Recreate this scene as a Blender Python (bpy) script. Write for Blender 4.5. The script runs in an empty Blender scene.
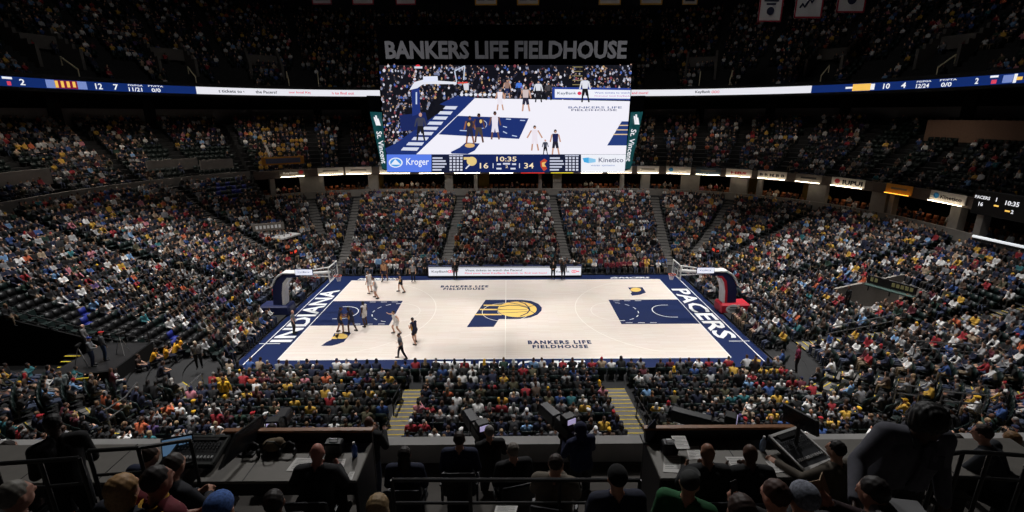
import bpy, math, random
import numpy as np
from mathutils import Vector, Matrix
R = math.radians
rnd = random.Random(11)
nrs = np.random.RandomState(5)
scene = bpy.context.scene
COL = scene.collection

# ------------------------------------------------------------------ camera
CAM = np.array([0.22985, -35.28947, 14.85025]); FPX = 486.14
PITCH, YAW, ROLL = 0.283565, 0.0078453, -0.0019934
fw = np.array([math.sin(YAW)*math.cos(PITCH), math.cos(YAW)*math.cos(PITCH), -math.sin(PITCH)])
_ri = np.array([math.cos(YAW), -math.sin(YAW), 0.0]); _up = np.cross(_ri, fw)
ri = math.cos(ROLL)*_ri + math.sin(ROLL)*_up
up = -math.sin(ROLL)*_ri + math.cos(ROLL)*_up
cam_data = bpy.data.cameras.new('camera'); cam = bpy.data.objects.new('camera', cam_data); COL.objects.link(cam)
cam_data.sensor_width = 36; cam_data.lens = FPX/1024*36; cam_data.clip_start = 0.05; cam_data.clip_end = 400
M4 = Matrix(((ri[0], up[0], -fw[0], CAM[0]), (ri[1], up[1], -fw[1], CAM[1]), (ri[2], up[2], -fw[2], CAM[2]), (0, 0, 0, 1)))
cam.matrix_world = M4
scene.camera = cam

def ray(x, y): return fw + (x-512)/FPX*ri - (y-256)/FPX*up
def at(x, y, axis, v):
    d = ray(x, y); i = 'XYZ'.index(axis); t = (v-CAM[i])/d[i]; return CAM + t*d
def atd(x, y, depth): return CAM + depth*ray(x, y)
def proj(P):
    d = np.asarray(P, float) - CAM; z = d @ fw
    z = np.where(np.abs(z) < 1e-6, 1e-6, z)
    return 512+FPX*(d @ ri)/z, 256-FPX*(d @ up)/z, z

# ------------------------------------------------------------------ materials
def lin(c):
    o = []
    for v in c[:3]:
        v = v/255.0
        o.append(v/12.92 if v <= 0.04045 else ((v+0.055)/1.055)**2.4)
    return tuple(o) + (1.0,)
MATS = {}
def mat(name, rgb=(128, 128, 128), rough=0.7, metal=0.0, emit=None, strength=1.0, noise=0.0, nscale=8.0, objcol=False, attr=None, alpha=1.0):
    if name in MATS: return MATS[name]
    m = bpy.data.materials.new(name); m.use_nodes = True
    nt = m.node_tree; b = nt.nodes['Principled BSDF']
    b.inputs['Roughness'].default_value = rough; b.inputs['Metallic'].default_value = metal
    b.inputs['Base Color'].default_value = lin(rgb)
    src = None
    if objcol:
        n = nt.nodes.new('ShaderNodeObjectInfo'); src = n.outputs['Color']
    if attr:
        n = nt.nodes.new('ShaderNodeAttribute'); n.attribute_name = attr; src = n.outputs['Color']
    if noise > 0:
        tc = nt.nodes.new('ShaderNodeTexCoord'); nz = nt.nodes.new('ShaderNodeTexNoise')
        nz.inputs['Scale'].default_value = nscale; nz.inputs['Detail'].default_value = 4
        nt.links.new(tc.outputs['Object'], nz.inputs['Vector'])
        mr = nt.nodes.new('ShaderNodeMapRange'); mr.inputs[1].default_value = 0.3; mr.inputs[2].default_value = 0.7
        mr.inputs[3].default_value = 1-noise; mr.inputs[4].default_value = 1+noise
        nt.links.new(nz.outputs['Fac'], mr.inputs[0])
        mx = nt.nodes.new('ShaderNodeMix'); mx.data_type = 'RGBA'; mx.blend_type = 'MULTIPLY'; mx.inputs[0].default_value = 1
        if src is not None: nt.links.new(src, mx.inputs[6])
        else: mx.inputs[6].default_value = lin(rgb)
        nt.links.new(mr.outputs[0], mx.inputs[7]); src = mx.outputs[2]
    if src is not None: nt.links.new(src, b.inputs['Base Color'])
    if emit is not None:
        b.inputs['Emission Color'].default_value = lin(emit); b.inputs['Emission Strength'].default_value = strength
        if attr:
            nt.links.new(src, b.inputs['Emission Color']); b.inputs['Base Color'].default_value = (0.01, 0.01, 0.01, 1)
            for l in list(b.inputs['Base Color'].links): nt.links.remove(l)
    if alpha < 1:
        b.inputs['Alpha'].default_value = alpha
    MATS[name] = m
    return m

# ------------------------------------------------------------------ mesh builder
class MB:
    def __init__(s): s.v = []; s.f = []; s.m = []
    def add(s, vs, fs, mi=0):
        o = len(s.v); s.v += [tuple(map(float, p)) for p in vs]
        for f in fs: s.f.append(tuple(i+o for i in f)); s.m.append(mi)
        return s
    def box(s, c, size, rz=0.0, mi=0, M=None, taper=1.0):
        hx, hy, hz = size[0]/2, size[1]/2, size[2]/2
        vs = []
        for z in (-1, 1):
            k = taper if z > 0 else 1.0
            for x, y in ((-1, -1), (1, -1), (1, 1), (-1, 1)):
                p = Vector((x*hx*k, y*hy*k, z*hz))
                if M is not None: p = M @ p
                elif rz: p = Matrix.Rotation(rz, 3, 'Z') @ p
                vs.append((p.x+c[0], p.y+c[1], p.z+c[2]))
        return s.add(vs, [(3, 2, 1, 0), (4, 5, 6, 7), (0, 1, 5, 4), (1, 2, 6, 5), (2, 3, 7, 6), (3, 0, 4, 7)], mi)
    def bbox(s, c, size, bev=0.02, mi=0, M=None):
        """box with chamfered edges"""
        hx, hy, hz = [k/2 for k in size]; b = min(bev, hx*.9, hy*.9, hz*.9)
        vs = []; idx = {}
        for sx in (-1, 1):
            for sy in (-1, 1):
                for sz in (-1, 1):
                    for ax in range(3):
                        p = [sx*hx, sy*hy, sz*hz]
                        for k in range(3):
                            if k != ax: p[k] -= (sx, sy, sz)[k]*b
                        idx[(sx, sy, sz, ax)] = len(vs)
                        q = Vector(p)
                        if M is not None: q = M @ q
                        vs.append((q.x+c[0], q.y+c[1], q.z+c[2]))
        fs = []
        S = (-1, 1)
        for ax in range(3):
            o = [k for k in range(3) if k != ax]
            for sg in S:
                q = []
                for a, d in ((-1, -1), (1, -1), (1, 1), (-1, 1)):
                    k = [0, 0, 0]; k[ax] = sg; k[o[0]] = a; k[o[1]] = d; q.append(idx[tuple(k)+(ax,)])
                fs.append(tuple(q))
        for ax in range(3):
            o = [k for k in range(3) if k != ax]
            for a in S:
                for d in S:
                    q = []
                    for sg, fa in ((-1, o[0]), (1, o[0]), (1, o[1]), (-1, o[1])):
                        k = [0, 0, 0]; k[ax] = sg; k[o[0]] = a; k[o[1]] = d; q.append(idx[tuple(k)+(fa,)])
                    fs.append(tuple(q))
        for sx in S:
            for sy in S:
                for sz in S: fs.append(tuple(idx[(sx, sy, sz, a)] for a in range(3)))
        return s.add(vs, fs, mi)
    def tube(s, pts, r, n=8, mi=0, cap=True):
        pts = [Vector(p) for p in pts]
        rs = r if isinstance(r, (list, tuple)) else [r]*len(pts)
        vs = []; fs = []
        for i, p in enumerate(pts):
            d = (pts[min(i+1, len(pts)-1)]-pts[max(i-1, 0)]).normalized()
            a = Vector((0, 0, 1)) if abs(d.z) < .9 else Vector((1, 0, 0))
            u = d.cross(a).normalized(); w = d.cross(u)
            for k in range(n):
                t = 2*math.pi*k/n; q = p + (u*math.cos(t)+w*math.sin(t))*rs[i]; vs.append(q[:])
        for i in range(len(pts)-1):
            for k in range(n): fs.append((i*n+k, i*n+(k+1) % n, (i+1)*n+(k+1) % n, (i+1)*n+k))
        if cap:
            fs.append(tuple(range(n))[::-1]); fs.append(tuple((len(pts)-1)*n+k for k in range(n)))
        return s.add(vs, fs, mi)
    def ell(s, c, rad, n=14, mi=0, M=None):
        vs = [Vector((0, 0, -rad[2]))]; h = n//2
        for j in range(1, h):
            t = -math.pi/2+math.pi*j/h
            for k in range(n):
                a = 2*math.pi*k/n; vs.append(Vector((rad[0]*math.cos(t)*math.cos(a), rad[1]*math.cos(t)*math.sin(a), rad[2]*math.sin(t))))
        vs.append(Vector((0, 0, rad[2])))
        if M is not None: vs = [M @ v for v in vs]
        vs = [(v.x+c[0], v.y+c[1], v.z+c[2]) for v in vs]
        fs = [(0, 1+(k+1) % n, 1+k) for k in range(n)]
        for j in range(h-2):
            for k in range(n): fs.append((1+j*n+k, 1+j*n+(k+1) % n, 1+(j+1)*n+(k+1) % n, 1+(j+1)*n+k))
        L = len(vs)-1; b = 1+(h-2)*n
        fs += [(b+k, b+(k+1) % n, L) for k in range(n)]
        return s.add(vs, fs, mi)
    def prism(s, poly, lo, hi, mi=0, frame=None):
        """2-D polygon extruded from lo to hi along the third axis; frame = (origin, ex, ey, ez)"""
        n = len(poly); vs = []
        O, ex, ey, ez = frame if frame else (Vector((0, 0, 0)), Vector((1, 0, 0)), Vector((0, 1, 0)), Vector((0, 0, 1)))
        O, ex, ey, ez = map(Vector, (O, ex, ey, ez))
        for h in (lo, hi):
            for p in poly: vs.append((O+ex*p[0]+ey*p[1]+ez*h)[:])
        fs = [tuple(range(n))[::-1], tuple(range(n, 2*n))] + [(k, (k+1) % n, n+(k+1) % n, n+k) for k in range(n)]
        return s.add(vs, fs, mi)
    def mesh(s, name, mats=()):
        me = bpy.data.meshes.new(name); me.from_pydata(s.v, [], s.f)
        for m in (mats if isinstance(mats, (list, tuple)) else [mats]): me.materials.append(m)
        if any(s.m): me.polygons.foreach_set('material_index', s.m)
        me.update(); return me
    def build(s, name, mats=(), parent=None, loc=None, smooth=False, rz=0.0):
        me = s.mesh(name, mats)
        if smooth: me.polygons.foreach_set('use_smooth', [True]*len(me.polygons))
        return link(name, me, parent, loc, rz)

def link(name, me, parent=None, loc=None, rz=0.0):
    o = bpy.data.objects.new(name, me); COL.objects.link(o)
    if parent is not None: o.parent = parent
    if loc is not None: o.location = tuple(map(float, loc))
    if rz: o.rotation_euler = (0, 0, rz)
    return o
def tag(o, label=None, cat=None, group=None, kind=None):
    if label: o['label'] = label
    if cat: o['category'] = cat
    if group: o['group'] = group
    if kind: o['kind'] = kind
    return o
def empty(name, loc, label, cat, group=None, rz=0.0):
    o = bpy.data.objects.new(name, None); COL.objects.link(o); o.empty_display_size = .1
    o.location = tuple(map(float, loc)); o.rotation_euler = (0, 0, rz)
    return tag(o, label, cat, group)
def struct(o): o['kind'] = 'structure'; return o

_fonts = {}
def text_mesh(txt, size=1.0, depth=0.0, bold=0.0, shear=0.0, align='CENTER', spacing=1.0, res=2):
    cu = bpy.data.curves.new('t', 'FONT'); cu.body = txt; cu.size = size; cu.extrude = depth; cu.offset = bold
    cu.align_x = align; cu.align_y = 'CENTER'; cu.shear = shear; cu.space_character = spacing; cu.resolution_u = res
    o = bpy.data.objects.new('t', cu); COL.objects.link(o)
    dg = bpy.context.evaluated_depsgraph_get(); me = bpy.data.meshes.new_from_object(o.evaluated_get(dg))
    bpy.data.objects.remove(o); bpy.data.curves.remove(cu)
    return me
def text_into(mb, txt, origin, ex, ey, width=None, height=None, mi=0, off=0.0, **kw):
    """flat lettering placed on a plane: centre origin, unit ex/ey, fitted to width and/or height"""
    me = text_mesh(txt, **kw); vs = np.array([v.co[:] for v in me.vertices])
    if len(vs) == 0: return
    mn, mx = vs.min(0), vs.max(0); c = (mn+mx)/2; w, h = mx[0]-mn[0], mx[1]-mn[1]
    sx = width/w if width else (height/h); sy = height/h if height else sx
    O = np.array(origin, float); ex = np.array(ex, float); ey = np.array(ey, float); ez = np.cross(ex, ey)
    P = O + (vs[:, :1]-c[0])*sx*ex + (vs[:, 1:2]-c[1])*sy*ey + (vs[:, 2:3]+off)*ez
    mb.add(P.tolist(), [tuple(p.vertices) for p in me.polygons], mi)
    bpy.data.meshes.remove(me)

# ------------------------------------------------------------------ arena plan: rings round the court
CX, CY = 15.8, 8.0
def ring_len(r): return 4*CX+4*CY+2*math.pi*r
def ring_at(r, s):
    """point on the ring of offset r; s runs counter-clockwise from (-CX, -CY-r). Returns x, y, outward normal, segment, parameter"""
    L = ring_len(r); s %= L
    q = math.pi*r/2
    segs = (('near', 2*CX), ('nr', q), ('right', 2*CY), ('fr', q), ('far', 2*CX), ('fl', q), ('left', 2*CY), ('nl', q))
    for nme, l in segs:
        if s < l or nme == 'nl': break
        s -= l
    if nme == 'near': return (-CX+s, -CY-r, 0, -1, nme, -CX+s)
    if nme == 'right': return (CX+r, -CY+s, 1, 0, nme, -CY+s)
    if nme == 'far': return (CX-s, CY+r, 0, 1, nme, CX-s)
    if nme == 'left': return (-CX-r, CY-s, -1, 0, nme, CY-s)
    a0 = {'nr': -90, 'fr': 0, 'fl': 90, 'nl': 180}[nme]
    a = R(a0) + s/max(r, 1e-6)
    cx = CX if nme in ('nr', 'fr') else -CX; cy = CY if nme in ('fr', 'fl') else -CY
    return (cx+r*math.cos(a), cy+r*math.sin(a), math.cos(a), math.sin(a), nme, math.degrees(a) % 360)
LEFT_EDGE = 131.0     # corner angle where the steep left stand stops
def leftness(seg, t):
    if seg == 'left': return 1.0
    if seg == 'fl': return 1.0 if t > LEFT_EDGE else 0.0
    if seg == 'nl': return max(0.0, min(1.0, 1-(t-180)/80.0))
    return 0.0
def zbowl(r, w=0.0):
    d = max(0.0, r-3.0)
    return 0.12 + d*(0.10+0.04*w) + d*d*(0.0045+0.0032*w)
# ------------------------------------------------------------------ people
def V(*a): return np.array(a, float)
def capsule(a, b, ra, rb, n=12, h=4, sx=1.0, sy=1.0):
    a, b = np.asarray(a, float), np.asarray(b, float); d = b-a; L = np.linalg.norm(d); d = d/L if L > 1e-6 else V(0, 0, 1)
    x = np.cross(d, V(0, 1, 0) if abs(d[1]) < .9 else V(1, 0, 0)); x /= np.linalg.norm(x); y = np.cross(d, x)
    vs = [a-d*ra]; rows = []
    for c, r, t0, t1 in ((a, ra, -90, 0), (b, rb, 0, 90)):
        for k in range(h):
            t = R(t0+(t1-t0)*((k+1)/h if t0 < 0 else k/h)); rows.append((c+d*r*math.sin(t), r*math.cos(t)))
    for c, rr in rows:
        for k in range(n):
            an = 2*math.pi*k/n; vs.append(c+rr*(math.cos(an)*x+math.sin(an)*y))
    vs.append(b+d*rb); fs = [(0, 1+(k+1) % n, 1+k) for k in range(n)]
    for j in range(len(rows)-1):
        for k in range(n): fs.append((1+j*n+k, 1+j*n+(k+1) % n, 1+(j+1)*n+(k+1) % n, 1+(j+1)*n+k))
    q = 1+(len(rows)-1)*n; fs += [(q+k, q+(k+1) % n, len(vs)-1) for k in range(n)]
    return vs, fs
def remesh(mb, voxel, smooth=3, deci=None):
    me = mb.mesh('tmp'); o = bpy.data.objects.new('tmp', me); COL.objects.link(o)
    m = o.modifiers.new('r', 'REMESH'); m.mode = 'VOXEL'; m.voxel_size = voxel
    if smooth: s = o.modifiers.new('s', 'SMOOTH'); s.iterations = smooth; s.factor = .5
    if deci: d = o.modifiers.new('d', 'DECIMATE'); d.ratio = deci
    dg = bpy.context.evaluated_depsgraph_get(); out = bpy.data.meshes.new_from_object(o.evaluated_get(dg))
    bpy.data.objects.remove(o); bpy.data.meshes.remove(me)
    return out

POSES = {}
def arms(J, L, Rr):
    """L / R = (elbow, wrist, fingertip direction)"""
    J['elL'], J['wrL'], J['hdL'] = [V(*k) for k in L]; J['elR'], J['wrR'], J['hdR'] = [V(*k) for k in Rr]
def seated(lean=0.0, turn=0.0, knee=.11, nod=0.0):
    J = dict(pel=V(0, .02, .52), waist=V(0, .01+lean*.3, .70), chest=V(0, .02+lean*.75, .90), neck=V(0, .03+lean, 1.04), head=V(turn*.02, .055+lean*1.15+nod*.06, 1.185-nod*.03))
    for s, k in ((-1, 'L'), (1, 'R')):
        J['sh'+k] = V(s*.185, .02+lean*.85, .985); J['hip'+k] = V(s*.095, .03, .52); J['kn'+k] = V(s*knee, .46, .52)
        J['an'+k] = V(s*(knee+.01), .47, .09); J['to'+k] = V(s*(knee+.03), .62, .045)
    J['turn'] = turn; J['nod'] = nod
    return J
def standing(lean=0.0, turn=0.0, stance=.10, stride=0.0, crouch=0.0, nod=0.0):
    c = crouch
    J = dict(pel=V(0, -.05*c, .95-.22*c), waist=V(0, .02+lean*.3, 1.10-.22*c), chest=V(0, .02+lean*.75, 1.30-.24*c), neck=V(0, .03+lean, 1.46-.25*c), head=V(turn*.02, .05+lean*1.15+nod*.06, 1.61-.26*c-nod*.03))
    for s, k in ((-1, 'L'), (1, 'R')):
        st = s*stride
        J['sh'+k] = V(s*.19, .01+lean*.85, 1.40-.245*c); J['hip'+k] = V(s*.095, -.03*c, .93-.22*c)
        J['kn'+k] = V(s*(stance+.02), .03+.6*st+.16*c, .50-.06*c); J['an'+k] = V(s*stance*1.15, -.03+st*1.2, .09); J['to'+k] = V(s*(stance*1.15+.03), .13+st*1.2, .04)
    J['turn'] = turn; J['nod'] = nod
    return J
def limbs(J, build=1.0):
    b = build; C = []
    def c(reg, a, d, ra, rb): C.append((reg, np.asarray(a, float), np.asarray(d, float), ra*b if reg not in ('head', 'hand', 'nose') else ra, rb*b if reg not in ('head', 'hand', 'nose') else rb))
    ex = V(1, 0, 0)
    for s in (-1, 1):
        c('torso', J['pel']+ex*s*.075, J['waist']+ex*s*.065, .115, .108); c('torso', J['waist']+ex*s*.065, J['chest']+ex*s*.085, .108, .112)
        c('torso', J['chest']+ex*s*.08, J['neck']+ex*s*.03-V(0, 0, .035), .105, .06)
    for s, k in ((-1, 'L'), (1, 'R')):
        sh = J['sh'+k]
        c('torso', J['neck']-V(0, .0, .05)+ex*s*.05, sh, .06, .068)
        c('uarm', sh, sh*.4+J['el'+k]*.6, .066, .052); c('larm', sh*.4+J['el'+k]*.6, J['el'+k], .052, .046)
        c('farm', J['el'+k], J['wr'+k], .046, .031)
        w = J['wr'+k]; d = J['hd'+k]/np.linalg.norm(J['hd'+k]); side = np.cross(d, J['el'+k]-w); 
        side = side/np.linalg.norm(side) if np.linalg.norm(side) > 1e-3 else np.cross(d, V(0, 0, 1))
        nrm = np.cross(side, d); nrm /= max(1e-6, np.linalg.norm(nrm)); side = np.cross(d, nrm)
        palm = w+d*.085
        for q in (-.024, 0, .024): c('hand', w+side*q*.6+d*.01, palm+side*q, .017, .015)
        for i, q in enumerate((-.033, -.011, .011, .033)):
            ln = (.055, .075, .082, .066)[i]; mid = palm+side*q+d*ln*.55; c('hand', palm+side*q, mid, .0095, .009); c('hand', mid, mid+d*ln*.35-nrm*ln*.3, .009, .008)
        ts = 1 if k == 'L' else -1
        c('hand', w+side*.02*ts+d*.03, w+side*.055*ts+d*.065, .014, .011); c('hand', w+side*.055*ts+d*.065, w+side*.06*ts+d*.1, .011, .009)
        hp, kn, an = J['hip'+k], J['kn'+k], J['an'+k]
        c('thigh', hp, hp*.35+kn*.65, .098, .077); c('lthigh', hp*.35+kn*.65, kn, .077, .06)
        c('shin', kn, kn*.6+an*.4, .062, .056); c('shin', kn*.6+an*.4, an, .056, .042)
        c('shoe', an-V(0, .03, .035), J['to'+k], .05, .042)
    c('neck', J['neck']-V(0, 0, .04), J['head']-V(0, .01, .04), .058, .053)
    return C
def face_dir(J):
    t = J['turn']; return V(-math.sin(t), math.cos(t), 0)
def head_parts(J):
    h = J['head']; f = face_dir(J); n = J['nod']; f = V(f[0], f[1], -n*.7); f /= np.linalg.norm(f); s = np.cross(f, V(0, 0, 1)); s /= np.linalg.norm(s); u = np.cross(s, f)
    return h, f, s, u
def body_mesh(J, voxel=.014, build=1.0, deci=None, lowhair=None):
    mb = MB(); C = limbs(J, build)
    for reg, a, d, ra, rb in C: mb.add(*capsule(a, d, ra, rb))
    h, f, s, u = head_parts(J)
    Mh = Matrix((s, f, u)).transposed()
    mb.ell(h, (.077, .095, .115), 16, M=Mh); mb.ell(h+f*.02-u*.065, (.058, .07, .055), 12, M=Mh)
    extra = [('head', h+u*.02, h-u*.03, .095, .085), ('head', h-u*.07+f*.03, h-u*.085+f*.05, .05, .04)]
    if voxel < .04:
        mb.add(*capsule(h+f*.09+u*.012, h+f*.108-u*.022, .011, .016)); mb.add(*capsule(h+f*.082+u*.03-s*.03, h+f*.082+u*.03+s*.03, .014, .014))
        for k in (-1, 1): mb.ell(h+s*.08*k-f*.005-u*.005, (.012, .024, .034), 10, M=Mh)
        mb.add(*capsule(h+f*.088-u*.06-s*.018, h+f*.088-u*.06+s*.018, .009, .009))
    if lowhair:
        for c, r in lowhair(J): mb.ell(c, r, 10, M=Mh)
    me = remesh(mb, voxel, 3 if voxel < .04 else 1, deci)
    P = np.empty(len(me.vertices)*3); me.vertices.foreach_get('co', P); P = P.reshape(-1, 3)
    best = np.full(len(P), 9.9); reg = np.zeros(len(P), int); names = []
    for rg, a, d, ra, rb in C+extra:
        ab = d-a; t = np.clip(((P-a) @ ab)/max(1e-9, ab @ ab), 0, 1); q = np.linalg.norm(P-(a+t[:, None]*ab), axis=1)-(ra+(rb-ra)*t)
        if rg not in names: names.append(rg)
        m = q < best; best[m] = q[m]; reg[m] = names.index(rg)
    lab = np.array(names)[reg]
    if lowhair:
        hr = np.zeros(len(P), bool)
        for c, r in lowhair(J):
            q = (P-c) @ np.array([s, f, u]).T/np.array(r); hr |= np.linalg.norm(q, axis=1) > .88
            hr &= True
        q = (P-h) @ np.array([s, f, u]).T
        ins = np.zeros(len(P), bool)
        for c, r in lowhair(J):
            w = (P-c) @ np.array([s, f, u]).T/(np.array(r)+.02); ins |= np.linalg.norm(w, axis=1) < 1
        facem = (q[:, 1] > .045) & (q[:, 2] < .06)
        lab = np.where(ins & ~facem & (P[:, 2] > h[2]-.35), 'hair', lab)
    return me, P, lab

HAIR = {
 'short': lambda: [((0, -.018, .03), (.084, .098, .098))],
 'long': lambda: [((0, -.018, .03), (.09, .104, .102)), ((0, -.06, -.09), (.092, .06, .12)), ((0, -.075, -.19), (.085, .045, .11))],
 'bob': lambda: [((0, -.015, .028), (.096, .106, .102)), ((.05, -.03, -.06), (.05, .075, .08)), ((-.05, -.03, -.06), (.05, .075, .08)), ((0, -.06, -.06), (.08, .055, .08))],
 'bun': lambda: [((0, -.018, .03), (.086, .1, .098)), ((0, -.12, .075), (.045, .045, .045))],
 'tail': lambda: [((0, -.018, .03), (.086, .1, .098)), ((0, -.125, .02), (.03, .04, .04)), ((0, -.14, -.08), (.028, .028, .1))],
 'afro': lambda: [((0, -.03, .05), (.125, .125, .115)), ((.07, -.02, 0), (.07, .08, .08)), ((-.07, -.02, 0), (.07, .08, .08)), ((0, -.09, -.02), (.1, .07, .09))],
 'beanie': lambda: [((0, -.012, .045), (.093, .11, .095))],
 'hood': lambda: [((0, -.03, .02), (.115, .12, .13)), ((0, -.06, -.11), (.10, .09, .08))],
}
def hair_mesh(J, style, voxel=.012):
    h, f, s, u = head_parts(J); Mh = Matrix((s, f, u)).transposed(); mb = MB()
    if style == 'cap':
        mb.ell(h+u*.045-f*.008, (.09, .106, .085), 16, M=Mh)
    else:
        for c, r in HAIR[style](): mb.ell(h+s*c[0]+f*c[1]+u*c[2], r, 16, M=Mh)
    me = remesh(mb, voxel, 2)
    if style in ('long', 'bob', 'short', 'afro', 'tail', 'bun'):
        for v in me.vertices:
            k = math.sin(v.co.x*190+v.co.z*25)*.5+math.sin(v.co.y*150+v.co.z*60)*.5; v.co += v.normal*k*(.006 if style == 'afro' else .003)
    shade(me); return me
def bill_mesh(J):
    h, f, s, u = head_parts(J); mb = MB(); poly = []
    for k in range(13):
        a = math.pi*k/12; poly.append((.075*math.cos(a), .07+.1*math.sin(a)))
    mb.prism(poly, 0, .008, frame=(h+u*.05, s, f, u)); return mb.mesh('bill')
def shade(me): me.polygons.foreach_set('use_smooth', [True]*len(me.polygons))
def shell(me, P, vmask, off, name, thick=.01):
    """a garment: the masked faces pushed off the body with a turned-in rim, so its hems are clean"""
    N = np.empty(len(me.vertices)*3); me.vertices.foreach_get('normal', N); N = N.reshape(-1, 3)
    keep = [tuple(p.vertices) for p in me.polygons if all(vmask[i] for i in p.vertices)]
    used = sorted({i for f in keep for i in f}); mp = {i: k for k, i in enumerate(used)}
    vs = [tuple(P[i]+N[i]*off) for i in used]; fs = [tuple(mp[i] for i in f) for f in keep]
    ed = {}
    for f in fs:
        for a, b in zip(f, f[1:]+f[:1]): ed[(a, b)] = 1
    rim = {}
    for (a, b) in list(ed):
        if (b, a) not in ed:
            for i in (a, b):
                if i not in rim: rim[i] = len(vs); vs.append(tuple(P[used[i]]-N[used[i]]*.004))
            fs.append((b, a, rim[a], rim[b]))
    out = bpy.data.meshes.new(name); out.from_pydata(vs, [], fs); out.update(); shade(out); return out

SKIN = mat('skin', objcol=True, rough=.55, noise=.06, nscale=20)
CLOTH = mat('woven_cloth', objcol=True, rough=.85, noise=.14, nscale=14)
HAIRM = mat('hair_strands', objcol=True, rough=.6, noise=.25, nscale=60)
KNIT = mat('knitted_wool', objcol=True, rough=.95, noise=.5, nscale=55)
SHOE = mat('shoe_leather', (30, 30, 32), .6, noise=.1)
EYE = mat('eye_dark', (20, 15, 12), .2)

_cache = {}; _bodies = {}
def clothed(J, voxel, sleeves, legs, build):
    me, P, lab = body_mesh(J, voxel, build)
    shade(me)
    me.materials.append(SKIN); me.materials.append(SHOE); me.materials.append(EYE)
    h, f, s, u = head_parts(J)
    eyes = [h+f*.093+u*.014+s*.032*k for k in (-1, 1)]
    mi = []
    for p in me.polygons:
        L = lab[p.vertices[0]]; c = p.center
        mi.append(1 if L == 'shoe' else (2 if L == 'head' and min((c-Vector(e)).length for e in eyes) < .013 else 0))
    me.polygons.foreach_set('material_index', mi)
    sreg = {'torso', 'uarm'}
    if sleeves == 'long': sreg |= {'larm', 'farm'}
    if sleeves == 'none': sreg = {'torso'}
    treg = {'thigh', 'lthigh', 'shin'} if legs == 'long' else {'thigh'}
    sm = np.isin(lab, list(sreg)); pel = J['pel'][2]
    hipcut = (lab == 'torso') & (P[:, 2] < pel-.02); tm = np.isin(lab, list(treg)) | ((lab == 'torso') & (P[:, 2] < pel+.035)); sm &= ~hipcut
    out = {'body': me, 'shirt': shell(me, P, sm, .015, 'shirt'), 'trousers': shell(me, P, tm, .011, 'trousers')}
    out['shirt'].materials.append(CLOTH); out['trousers'].materials.append(CLOTH)
    return out
def figure(J, key, voxel=.016, sleeves='long', legs='long', hair='short', build=1.0, top='shirt'):
    """the meshes of one kind of figure; cached so repeats share them"""
    if key in _cache: return _cache[key]
    kb = tuple(np.round(np.concatenate([np.atleast_1d(v) for k, v in sorted(J.items())]), 3)), voxel, sleeves, legs, build
    if kb not in _bodies: _bodies[kb] = clothed(J, voxel, sleeves, legs, build)
    out = dict(_bodies[kb])
    if hair and hair != 'bald':
        out['hair'] = hair_mesh(J, hair); out['hair'].materials.append(KNIT if hair == 'beanie' else (CLOTH if hair in ('cap', 'hood') else HAIRM))
        if hair == 'cap': out['bill'] = bill_mesh(J); out['bill'].materials.append(CLOTH)
    _cache[key] = out; return out
def place_person(fig, loc, rz, label, group, skin, shirt, trous, hairc, scale=1.0, hairname='hair', cat='person', topname='shirt', legname='trousers', extra=None):
    o = link('person', fig['body'], None, loc, rz); o.scale = (scale,)*3; o.color = lin(skin); tag(o, label, cat, group)
    for part, nm, c in (('shirt', topname, shirt), ('trousers', legname, trous), ('hair', hairname, hairc)):
        if part in fig:
            p = link(nm, fig[part], o); p.color = lin(c)
            if part == 'hair' and 'bill' in fig: b = link('bill', fig['bill'], p); b.color = lin(c)
    return o
# ------------------------------------------------------------------ floor and court
NAVY = (19, 36, 80); GOLD = (244, 204, 108); MAPLE = (236, 218, 202)
m_conc = mat('poured_concrete', (70, 68, 68), .9, noise=.18, nscale=1.5)
m_riser = mat('riser_concrete', (38, 38, 39), .9, noise=.15, nscale=2)
m_stair = mat('stair_concrete', (104, 101, 98), .9, noise=.15, nscale=3)
m_wall = mat('painted_block_wall', (152, 146, 140), .9, noise=.08, nscale=2)
m_wall2 = mat('dark_suite_wall', (26, 23, 22), .9, noise=.1)
m_black = mat('black_painted_metal', (9, 9, 10), .5, noise=.1)
m_drape = mat('black_drape', (6, 6, 7), .95, noise=.2)
m_steel = mat('brushed_steel', (150, 150, 152), .35, .8)
m_yel = mat('yellow_nosing_tape', (205, 178, 40), .7, noise=.1)
m_white = mat('white_paint', (240, 240, 240), .6, noise=.02)
m_navy = mat('navy_court_paint', NAVY, .6, noise=.05, nscale=.8); m_navy.node_tree.nodes['Principled BSDF'].inputs['Specular IOR Level'].default_value = .15
m_gold = mat('gold_court_paint', GOLD, .45, noise=.03)
m_lt = mat('pale_line_paint', (250, 242, 232), .45)
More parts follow.
